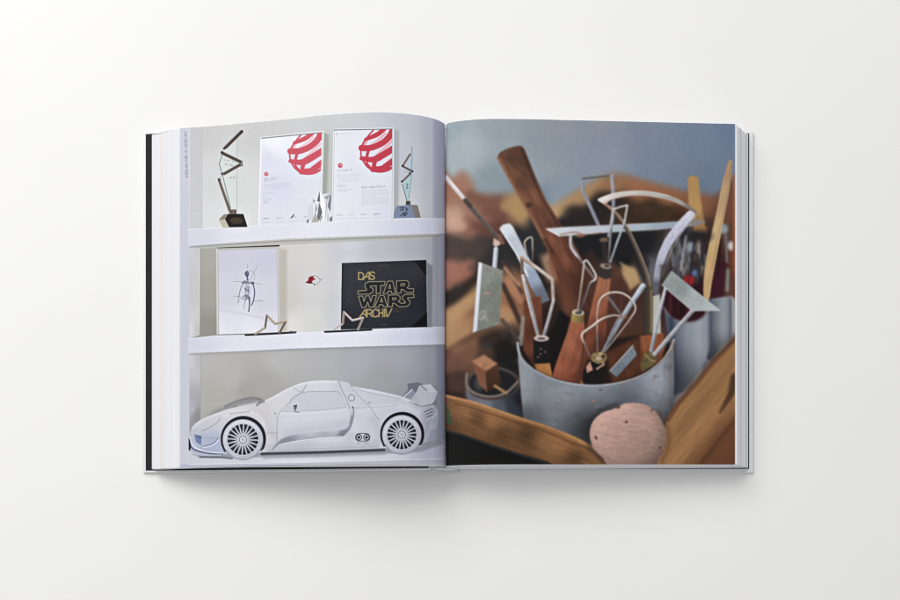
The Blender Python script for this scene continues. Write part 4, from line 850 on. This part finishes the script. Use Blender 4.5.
    p.poly([(609.6, 371.4), (633, 345.2), (637, 355), (616.6, 377.4)], tex(grad([(615, 370, (118, 128, 140)), (630, 355, (130, 138, 148))]), .12, 1.3, 1.3, 25), .5); p.line([(609.8, 371), (633, 345.2)], .9, (196, 202, 208), .45); p.line([(616.6, 377.6), (636.8, 355.4)], .7, (78, 82, 92), .45, .8)
    p.part()
    # triangular blade at the right
    p.part('printed_trimming_tool')
    p.line([(666, 286), (660, 310), (650, 356)], [3.2, 3.8, 3.8], grad([(665, 290, (190, 192, 200)), (658, 320, (172, 176, 186)), (651, 350, (152, 156, 166))]), .6); p.line([(693, 310), (672, 334), (652, 357.6)], [4.2, 4.4, 4.4], grad([(690, 314, (170, 170, 176)), (672, 334, (172, 172, 180)), (654, 354, (176, 176, 184))]), .55)
    p.line([(694.4, 312), (674, 335), (654, 358)], .9, (112, 112, 122), .5, .7)
    p.poly([(645, 354), (650, 351.6), (657.4, 359.6), (653, 366), (642, 372), (640, 364)], tex((116, 102, 58), .2, 2, 2, 26), .8); p.line([(644.6, 354), (650, 360), (655.6, 361.4)], 1.2, (178, 156, 104), .6, .8)
    p.poly([(671.4, 270.4), (661.8, 284.6), (692, 310.6), (720, 310)], tex(grad([(671, 277, (158, 166, 164)), (680, 288, (150, 160, 158)), (695, 298, (176, 184, 184)), (710, 307, (186, 192, 192))]), .05, 2, 2, 27), .55)
    p.line([(662, 285), (692.2, 311), (719.6, 310.4)], .9, (202, 208, 208), .45, .9)
    p.part()
    # the big blue-grey jar
    p.part('printed_jar')
    rim = spline([(517.6, 343), (519.4, 353), (526, 363.4), (540, 373.6), (560, 381.6), (582, 385.4), (602, 385.6), (624, 382), (644, 374.6), (660, 362.6), (670, 350), (674, 340)], 6)
    p.poly(rim + [(674, 346), (674.4, 380), (673, 405), (668, 428), (640, 450), (600, 456), (572, 446), (548, 434), (524, 422), (521, 395), (518, 360)],
           tex(across([(0, (150, 154, 160)), (.04, (156, 161, 168)), (.14, (140, 146, 153)), (.3, (150, 156, 163)), (.55, (148, 155, 166)), (.72, (152, 160, 173)), (.86, (164, 171, 183)), (.93, (158, 163, 172)), (.965, (134, 136, 142)), (1, (120, 120, 124))], 518, 674.4,
                      lambda X, Y: (1 - .30 * sstep(388, 446, Y + .12 * (X - 600))) * (1 - .48 * blob(X, Y, 592, 428, 24)) * (1 - .25 * blob(X, Y, 628, 398, 22)) * (1 - .4 * blob(X, Y, 670, 428, 22)) * (1 - .3 * blob(X, Y, 526, 416, 16))), .05, 9, 6, 30), .7)
    for _ in range(24):
        x, y = rr.uniform(530, 600), rr.uniform(390, 425); p.line([(x, y), (x + rr.uniform(3, 9), y + rr.uniform(.5, 3))], rr.uniform(.8, 2), rr.choice([(112, 106, 104), (104, 108, 116), (150, 160, 174), (126, 112, 104)]), 1.2, .3)
    for _ in range(16):
        x, y = rr.uniform(654, 672), rr.uniform(358, 410); p.ell(x, y, rr.uniform(.8, 2.4), rr.uniform(1, 4), rr.choice([(114, 106, 104), (110, 114, 124), (172, 180, 192)]), 1.1, .4)
    p.line([(664, 364), (664.6, 420)], .8, (104, 112, 126), .8, .5)
    p.line(rim, 2.6, grad([(518, 345, (172, 176, 182)), (540, 372, (160, 166, 174)), (590, 385, (164, 168, 176)), (640, 376, (158, 156, 158)), (672, 345, (168, 156, 152))]), .7); p.line([(a, b - 1.9) for a, b in rim[8:58]], 1.0, (72, 54, 46), .8, .6)
    for x, y, c in ((600.4, 390, (98, 82, 76)), (593.6, 400.8, (190, 140, 110)), (653, 381, (170, 130, 110)), (622, 384.6, (150, 112, 92))): p.ell(x, y, 1.5, .9, c, .6, .8)
    p.part()
    # wooden tray front
    p.poly([(440, 428), (470, 436), (510, 450), (545, 460), (562, 466), (562, 475), (440, 475)], (33, 31, 30), 1.5)
    p.part('printed_wooden_tray')
    p.poly([(440, 394), (447, 395.6), (500, 410.6), (548, 426.4), (575, 436.6), (596, 447), (604, 455), (640, 470), (570, 475), (548, 462), (520, 453.6), (490, 444), (462, 433.6), (440, 428)],
           tex(lambda X, Y: np.array([154., 108., 62.]) * (1 - .22 * sstep(8, 34, Y - 396 - (X - 447) * .33) + .10 * blob(X, Y, 492, 416, 16) - .28 * blob(X, Y, 478, 419, 9) - .34 * blob(X, Y, 527, 434, 12) - .2 * blob(X, Y, 503, 432, 12) - .25 * blob(X, Y, 575, 457, 10) + .12 * blob(X, Y, 552, 452, 14) - .14 * sstep(470, 445, X))[..., None], .09, 16, 1.8, 31, .35), .9)
    for _ in range(46):
        x = rr.uniform(448, 590); y = 398 + (x - 447) * .37 + rr.uniform(6, 30) * (1 if x < 560 else .5); L = rr.uniform(5, 18)
        p.line([(x, y), (x + L, y + L * .37)], .5, rr.choice([(92, 58, 36), (186, 136, 80), (108, 70, 42)]), .5, .4)
    p.line(spline([(440, 395), (470, 402), (500, 412), (526, 421), (548, 428), (575, 439), (598, 451)], 5), 3.2, grad([(450, 398, (190, 132, 82)), (500, 411, (190, 138, 80)), (540, 425, (178, 124, 70)), (590, 446, (192, 140, 78))]), .9, .9)
    p.line(spline([(455, 404), (470, 407.6), (500, 417), (526, 425.6), (548, 433), (590, 450)], 5), .8, (86, 54, 34), .7, .7)
    p.line([(441, 430), (462, 435), (490, 445.6), (520, 455), (548, 464)], 1.8, (70, 76, 74), 1.0, .6)
    p.poly([(446, 405), (448.5, 408), (452.6, 424), (447, 424)], (58, 96, 66), 1.2, .7)
    # right plank
    p.poly([(740, 334), (712, 362), (696, 382), (678, 402), (668, 416), (664, 430), (650, 450), (636, 470), (745, 475), (745, 334)],
           tex(lambda X, Y: (lambda q: np.array([170., 124., 72.]) * (1 - q) + np.array([120., 74., 46.]) * q)(sstep(-10, 26, (X - 700) * .72 + (Y - 440) * .66)[..., None]) * (1 + .07 * np.sin((X * .75 + Y * .62) / 5.2) * .6)[..., None], .07, 34, 2.2, 32, -.9), 1.2)
    for _ in range(60):
        x, y = rr.uniform(672, 734), rr.uniform(370, 462); L = rr.uniform(6, 20)
        if y > 350 + (735 - x) * 1.15: p.line([(x, y), (x + L * .62, y - L * .78)], .6, rr.choice([(120, 78, 44), (190, 142, 84), (134, 88, 52)]), .8, .3)
    p.line([(738, 336), (712, 364), (694, 386), (678, 404), (668, 420)], 4.4, (112, 70, 44), 1.8, .75); p.line([(736, 334), (710, 361), (692, 382), (676, 401)], 1.2, (178, 126, 80), 1.0, .6)
    p.line([(740, 415), (722, 436), (704, 460), (700, 468)], 5, (104, 62, 38), 3.5, .6)
    p.line([(735, 378), (731, 394), (724, 406), (720, 412)], [9, 7, 4, 2], (74, 50, 36), 2.4, .75)
    p.part()
    # clay sponge
    p.line([(604, 462), (590, 448), (587.6, 438), (589, 425), (600, 411), (616, 405)], 5, (64, 56, 56), 3.6, .6); p.line([(658, 412), (668, 428), (669, 444), (662, 462)], 4, (112, 78, 52), 3, .45)
    p.part('printed_sponge')
    p.poly(spline([(589.8, 437), (590.6, 427), (595, 418.6), (603, 412.4), (613, 409.2), (619, 406.4), (625, 403.4), (635, 402.8), (646, 405), (655, 411), (660.5, 419), (664.6, 428), (666.2, 438), (663.6, 450), (658, 460), (652, 468), (612, 468), (603, 458), (594, 449)], 4, True),
           tex(tex(lambda X, Y: np.array([194., 157., 143.]) * np.clip(.98 + .17 * (-.55 * (X - 628) / 38 - .75 * (Y - 436) / 34) - .42 * np.clip(np.hypot((X - 625) / 40, (Y - 434) / 36) - .72, 0, 1), .5, 1.12)[..., None], .055, 8, 1.6, 33, .12), .06, 1.0, 1.0, 34), .7)
    for _ in range(110):
        x, y = rr.uniform(594, 662), rr.uniform(412, 462)
        if ((x - 628) / 36) ** 2 + ((y - 438) / 30) ** 2 < 1: p.line([(x, y), (x + rr.uniform(1, 7), y + rr.uniform(-1.2, .6))], .4, rr.choice([(136, 96, 86), (206, 174, 162), (150, 110, 98)]), .4, .45)
    for x, y, a, b in ((596, 437.8, 1.0, 2.0), (626.4, 422, 1.6, 1.0), (618.5, 407.6, 2.0, .9), (652, 410, 1.4, .7), (660, 448, 1.2, 1.0)): p.ell(x, y, a, b, (98, 48, 40), .6, .85, -.5)
    p.part()

# ------------------------------------------------------------------ page surfaces
PAGE_L = ([179.9, 189, 213, 240, 263, 290, 325, 345, 360, 376, 390, 402, 413.6, 422, 430, 436, 441, 443.6, 445.1],
          [128.1, 127.6, 126.0, 123.7, 121.6, 118.9, 115.2, 113.6, 112.8, 112.4, 112.6, 113.4, 114.6, 115.8, 117.6, 119.3, 121.5, 123.1, 124.6])
PAGE_R = ([445.9, 448, 452.7, 457, 463.3, 470, 476.7, 490, 510, 533, 570, 610, 660, 700, 735],
          [124.6, 123.3, 122.2, 121.4, 120.6, 119.9, 119.4, 118.9, 118.9, 119.2, 120.1, 121.0, 122.2, 123.1, 123.9])
YT = lambda px: np.interp(px, [150, 445, 740], [140.0, 138.0, 136.2])     # far edge of the sheets, plan y
HP = 331.0                                                                  # sheet height

def smooth_curve(tab, xs):
    """monotone-ish smooth curve through the measured points"""
    X = np.array(tab[0]); Y = np.array(tab[1])
    m = np.gradient(Y, X)
    i = np.clip(np.searchsorted(X, xs) - 1, 0, len(X) - 2)
    h = X[i + 1] - X[i]; t = (xs - X[i]) / h
    return Y[i] * (2 * t**3 - 3 * t**2 + 1) + h * m[i] * (t**3 - 2 * t**2 + t) + Y[i + 1] * (-2 * t**3 + 3 * t**2) + h * m[i + 1] * (t**3 - t**2)

def page_columns(tab, n):
    u = np.linspace(tab[0][0], tab[0][-1], n)
    pt = smooth_curve(tab, u)
    yt = YT(u)
    s = (CY - pt) / (CY - yt)                 # height of the sheet from the rise of its far edge
    z = H * (1 - 1 / s)
    x = CX + (u - CX) / s
    pb = CY - (CY - yt - HP) * s
    return u, pt, pb, x, yt, z

TONE = {'shelf': (0.985, .88, 1.2), 'tools': (1.0, .79, 1.18)}     # density, saturation, contrast of the two prints
def make_page(tab, draw, parent, label, ncol, nrow):
    u, pt, pb, x, yt, z = page_columns(tab, ncol)
    v = np.linspace(0, 1, nrow)
    PX = np.repeat(u[:, None], nrow, 1)
    PY = pt[:, None] + (pb - pt)[:, None] * v[None, :]
    pr = Print(PX, PY)
    draw(pr)
    if draw is draw_tools:
        pr.blur(.3)
        n1, n2, n3 = fbm(PX, PY, 1.5, 201), fbm(PX, PY, 4.5, 202), fbm(PX, PY, 13.0, 203)
        pr.rgb *= (1 + .035 * (n1 - .5) + .015 * (n2 - .5) + .02 * (n3 - .5))[..., None]
        pr.rgb[..., 0] *= 1 + .02 * (n2 - .5); pr.rgb[..., 2] *= 1 - .02 * (n3 - .5)
    keep = pr.rgb.copy()
    pr.blur(1.0); fine = keep - pr.rgb
    pr.blur(4.0); broad = keep - pr.rgb
    pr.rgb = np.clip(keep + .22 * np.clip(fine, -24, 24) + .13 * np.clip(broad, -36, 36), 0, 255)
    # faint grain of the offset print
    g = RNG.normal(0, 1, PX.shape); g = (g + np.roll(g, 1, 0) + np.roll(g, 1, 1) + np.roll(g, (1, 1), (0, 1))) / 2
    rgb = pr.rgb * (1 + .006 * g[..., None])
    den, sat, con = TONE['shelf' if draw is draw_shelf else 'tools']
    ink = srgb2lin(rgb)
    lum = (ink * np.array([.2126, .7152, .0722])).sum(-1, keepdims=True)
    ink = np.clip(lum + (ink - lum) * sat, 0, 1) ** con * den
    X3 = np.repeat(x[:, None], nrow, 1); Y3 = yt[:, None] + HP * v[None, :]; Z3 = np.repeat(z[:, None], nrow, 1)
    co = np.stack([(X3 - 450) / 1000, (300 - Y3) / 1000, Z3 / 1000], -1)
    tx = np.gradient(x); tz = np.gradient(z)
    nrm = np.stack([-tz, np.zeros_like(tz), tx], -1); nrm /= np.linalg.norm(nrm, axis=1, keepdims=True)
    NR = np.repeat(nrm[:, None, :], nrow, 1)
    idx = np.arange(ncol * nrow).reshape(ncol, nrow)
    F = np.stack([idx[:-1, :-1], idx[:-1, 1:], idx[1:, 1:], idx[1:, :-1]], -1).reshape(-1, 4)
    fid = pr.ids[:-1, :-1].reshape(-1)
    co, NR, ink = co.reshape(-1, 3), NR.reshape(-1, 3), ink.reshape(-1, 3)
    top = None
    for k, nm in enumerate(pr.names):
        f = F[fid == k]
        if len(f) < 4: continue
        used, inv = np.unique(f, return_inverse=True)
        o = mesh_np('page' if k == 0 else nm, co[used], inv.reshape(-1, 4), M_PRINT, parent if k == 0 else top, NR[used], ink[used])
        if k == 0:
            top = o; tag(o, label)
    return top, (x, z, yt)

book = bpy.data.objects.new('open_book', None); C.objects.link(book)
book.empty_display_size = .05
tag(book, 'open white hardcover photo book lying flat on the white table, shelf photo left, tools right', 'book')

pl, (lx, lz, ly) = make_page(PAGE_L, draw_shelf, book, 'left page printed with a photo of white shelves, awards and a white model car', 600, 760)
prr, (rx, rz, ry) = make_page(PAGE_R, draw_tools, book, 'right page printed with a close photo of pottery tools in jars', 640, 760)

# ------------------------------------------------------------------ sheets under the open pages
def board_z_left(x):      # the left board rises towards the spine
    return 3.2 + max(0.0, (x - 150.0)) / 282.0 * 12.0

# left block: staggered sheets step down from the open page to the board
def steps(xa, za, xb, zb, n, seed):
    r = random.Random(seed)
    wx = [r.uniform(.4, 1.6) for _ in range(n)]; wz = [r.uniform(.5, 1.5) for _ in range(n)]
    sx, sz = sum(wx), sum(wz); pts = []; x, z = xa, za
    for a, b in zip(wx, wz):
        z2 = z + (zb - za) * b / sz; x2 = x + (xb - xa) * a / sx
        pts += [(x, z2), (x2, z2 + .02)]
        x, z = x2, z2
    return pts
sel = np.linspace(0, len(lx) - 1, 90).astype(int)
topL = [(lx[i], lz[i] - .25) for i in sel]
x0, z0 = topL[0]
foreL = steps(x0 - .25, z0, 156.5, 12.5, 24, 5) + [(155.8, 11.5), (155.3, 9), (155.1, 4.5)]
profL = list(reversed(topL)) + foreL + [(158.5, 4.5), (172, 7.5), (186, 12), (230, 18), (300, 24), (380, 28), (420, 27), (438, 21), (445.2, 18)]
yb = lambda x, z: (float(YT(x)) + .8, float(YT(x)) + HP - .1 + (.22 * math.sin(x * 7.3 + z) if (x < 186 or x > 729) else 0) + (.055 * max(0.0, 27 - z) if x > 446 else -.6))
blk = extrude_profile('page_block', profL, 0, 0, M_FAN, book, 1, yfun=yb)
sel = np.linspace(0, len(rx) - 1, 90).astype(int)
topR = [(rx[i], rz[i] - .25) for i in sel]
x0, z0 = topR[-1]
foreR = [(x0 + 2.4, z0 - .2), (x0 + 2.6, z0 - 1.4)] + steps(x0 + 3.0, z0 - 1.4, 746.3, 5.0, 17, 12) + [(746.5, 3.9)]
profR = topR + foreR + [(600, 3.8), (462, 3.9), (456, 9), (447, 16)]
blk2 = extrude_profile('page_block', profR, 0, 0, M_EDGE, book, 1, yfun=yb)
# faces whose normal looks along the book (head and tail of the block) and steps share the paper-edge look
blk.data.materials.append(M_TAIL); blk.data.materials.append(M_PINK)
for f in blk.data.polygons:
    if abs(f.normal.y) > .9: f.material_index = 1
    elif f.center.x * 1000 + 450 < 169 and f.center.x * 1000 + 450 > 164.6 and f.normal.z > .3: f.material_index = 2
blk2.data.materials.append(M_FAN); blk2.data.materials.append(M_TAIL)
for f in blk2.data.polygons:
    if f.normal.z > .5: f.material_index = 1
    elif abs(f.normal.y) > .9: f.material_index = 2

# ------------------------------------------------------------------ case: boards, spine, endpapers, bands
def board(name, x0, x1, y0, y1, zf, t, mat, parent, bev=1.3, nx=8, skew=0.0):
    """flat panel whose underside follows zf(x)"""
    bm = bmesh.new(); rows = []
    for k in range(nx + 1):
        x = x0 + (x1 - x0) * k / nx
        rows.append([bm.verts.new(W(x, y, zf(x) + d)) for (y, d) in ((y0 + skew * k / nx, 0), (y1 + skew * k / nx, 0), (y1 + skew * k / nx, t), (y0 + skew * k / nx, t))])
    for k in range(nx):
        for i in range(4):
            bm.faces.new((rows[k][i], rows[k][(i + 1) % 4], rows[k + 1][(i + 1) % 4], rows[k + 1][i]))
    bm.faces.new(rows[0]); bm.faces.new(list(reversed(rows[-1])))
    bmesh.ops.recalc_face_normals(bm, faces=bm.faces)
    ed = [e for e in bm.edges if len(e.link_faces) == 2 and e.calc_face_angle(0) > .6]
    if bev: bmesh.ops.bevel(bm, geom=ed, offset=bev / 1000, segments=4, profile=.5, affect='EDGES')
    me = bpy.data.meshes.new(name); bm.to_mesh(me); bm.free()
    o = link(name, me, mat, parent)
    for f in me.polygons: f.use_smooth = True
    me.set_sharp_from_angle(angle=math.radians(40))
    return o

zl = lambda x: board_z_left(x) - 3.2 + .15
bl = board('cover_board', 143.2, 431.5, 132.6, 473.3, zl, 3.0, M_COVER, book, skew=-1.6)
br = board('cover_board', 459.0, 752.6, 132.4, 473.4, lambda x: .15, 3.0, M_COVER, book)
el = board('endpaper', 146.9, 429, 135.6, 471.0, lambda x: zl(x) + 3.02, .25, M_BLACK, bl, 0, skew=-1.4)
er = board('endpaper', 462, 747.9, 135.2, 469.2, lambda x: 3.17, .25, M_BLACK, br, 0)
# spine: a shallow rounded shell between the boards
sp = []
for k in range(13):
    t = k / 12; x = 431.8 + t * 27.0
    sp.append((x, 12.2 * (1 - t) ** 1.6 + .4 - 1.6 * math.sin(math.pi * t) * (1 - t)))
sp = [(x, max(z, .3)) for x, z in sp]
spine = extrude_profile('spine', sp + [(x, z + 2.2) for x, z in reversed(sp)], 132.8, 473.0, M_COVER, book, 6)
# folded cloth at the two ends of the spine
def band(y):
    bm = bmesh.new(); rings = []
    for k in range(17):
        t = k / 16; x = 434.4 + t * 22.4
        zc = 16.8 - 6.2 * t + 1.6 * math.sin(math.pi * t); r = .35 + 1.45 * math.sin(math.pi * t) ** .6
        rings.append([bm.verts.new(W(x, y + r * .9 * math.cos(a), zc + r * math.sin(a))) for a in np.linspace(0, 6.2832, 11)[:-1]])
    for a, b in zip(rings, rings[1:]):
        for i in range(10): bm.faces.new((a[i], a[(i + 1) % 10], b[(i + 1) % 10], b[i]))
    bm.faces.new(rings[0]); bm.faces.new(list(reversed(rings[-1])))
    bmesh.ops.recalc_face_normals(bm, faces=bm.faces)
    me = bpy.data.meshes.new('headband'); bm.to_mesh(me); bm.free()
    for f in me.polygons: f.use_smooth = True
    return link('headband', me, M_BAND, book)
band(470.4); band(136.0)

# ------------------------------------------------------------------ table
bm = bmesh.new()
bmesh.ops.create_grid(bm, x_segments=24, y_segments=24, size=3.0)
me = bpy.data.meshes.new('table_surface'); bm.to_mesh(me); bm.free()
tb = link('table_surface', me, M_TABLE)
tag(tb, 'plain matte white table top under the open book', None, None, 'structure')

# ------------------------------------------------------------------ light: one large soft box high at the upper left, pale room
def area(name, loc, target, size, energy, col):
    d = bpy.data.lights.new(name, 'AREA'); d.shape = 'RECTANGLE'; d.size, d.size_y = size; d.energy = energy; d.color = col
    o = bpy.data.objects.new(name, d); C.objects.link(o); o.location = loc
    import mathutils
    o.rotation_euler = (mathutils.Vector(target) - mathutils.Vector(loc)).to_track_quat('-Z', 'Y').to_euler()
    return o
area('window_softbox', (-1.75, 1.95, 2.3), (-.05, 0.0, 0), (2.5, 2.5), 107, (1.0, .995, .985))
w = bpy.data.worlds.new('World'); bpy.context.scene.world = w; w.use_nodes = True
bg = w.node_tree.nodes['Background']; bg.inputs['Color'].default_value = (.97, .98, 1.0, 1); bg.inputs['Strength'].default_value = .52

# ------------------------------------------------------------------ camera: level above the table, lens shifted
cd = bpy.data.cameras.new('camera'); cam = bpy.data.objects.new('camera', cd); C.objects.link(cam)
cam.location = (0, -(CY - 300) / 1000, H / 1000); cam.rotation_euler = (0, 0, 0)
cd.sensor_width = 36; cd.lens = 36 * H / 900; cd.shift_y = (CY - 300) / 900
cd.clip_start = .01; cd.clip_end = 50
sc = bpy.context.scene
sc.camera = cam
sc.view_settings.view_transform = 'Standard'; sc.view_settings.look = 'None'; sc.view_settings.exposure = 0; sc.view_settings.gamma = 1
sc.cycles.max_bounces = 8
sc.cycles.filter_width = 1.1
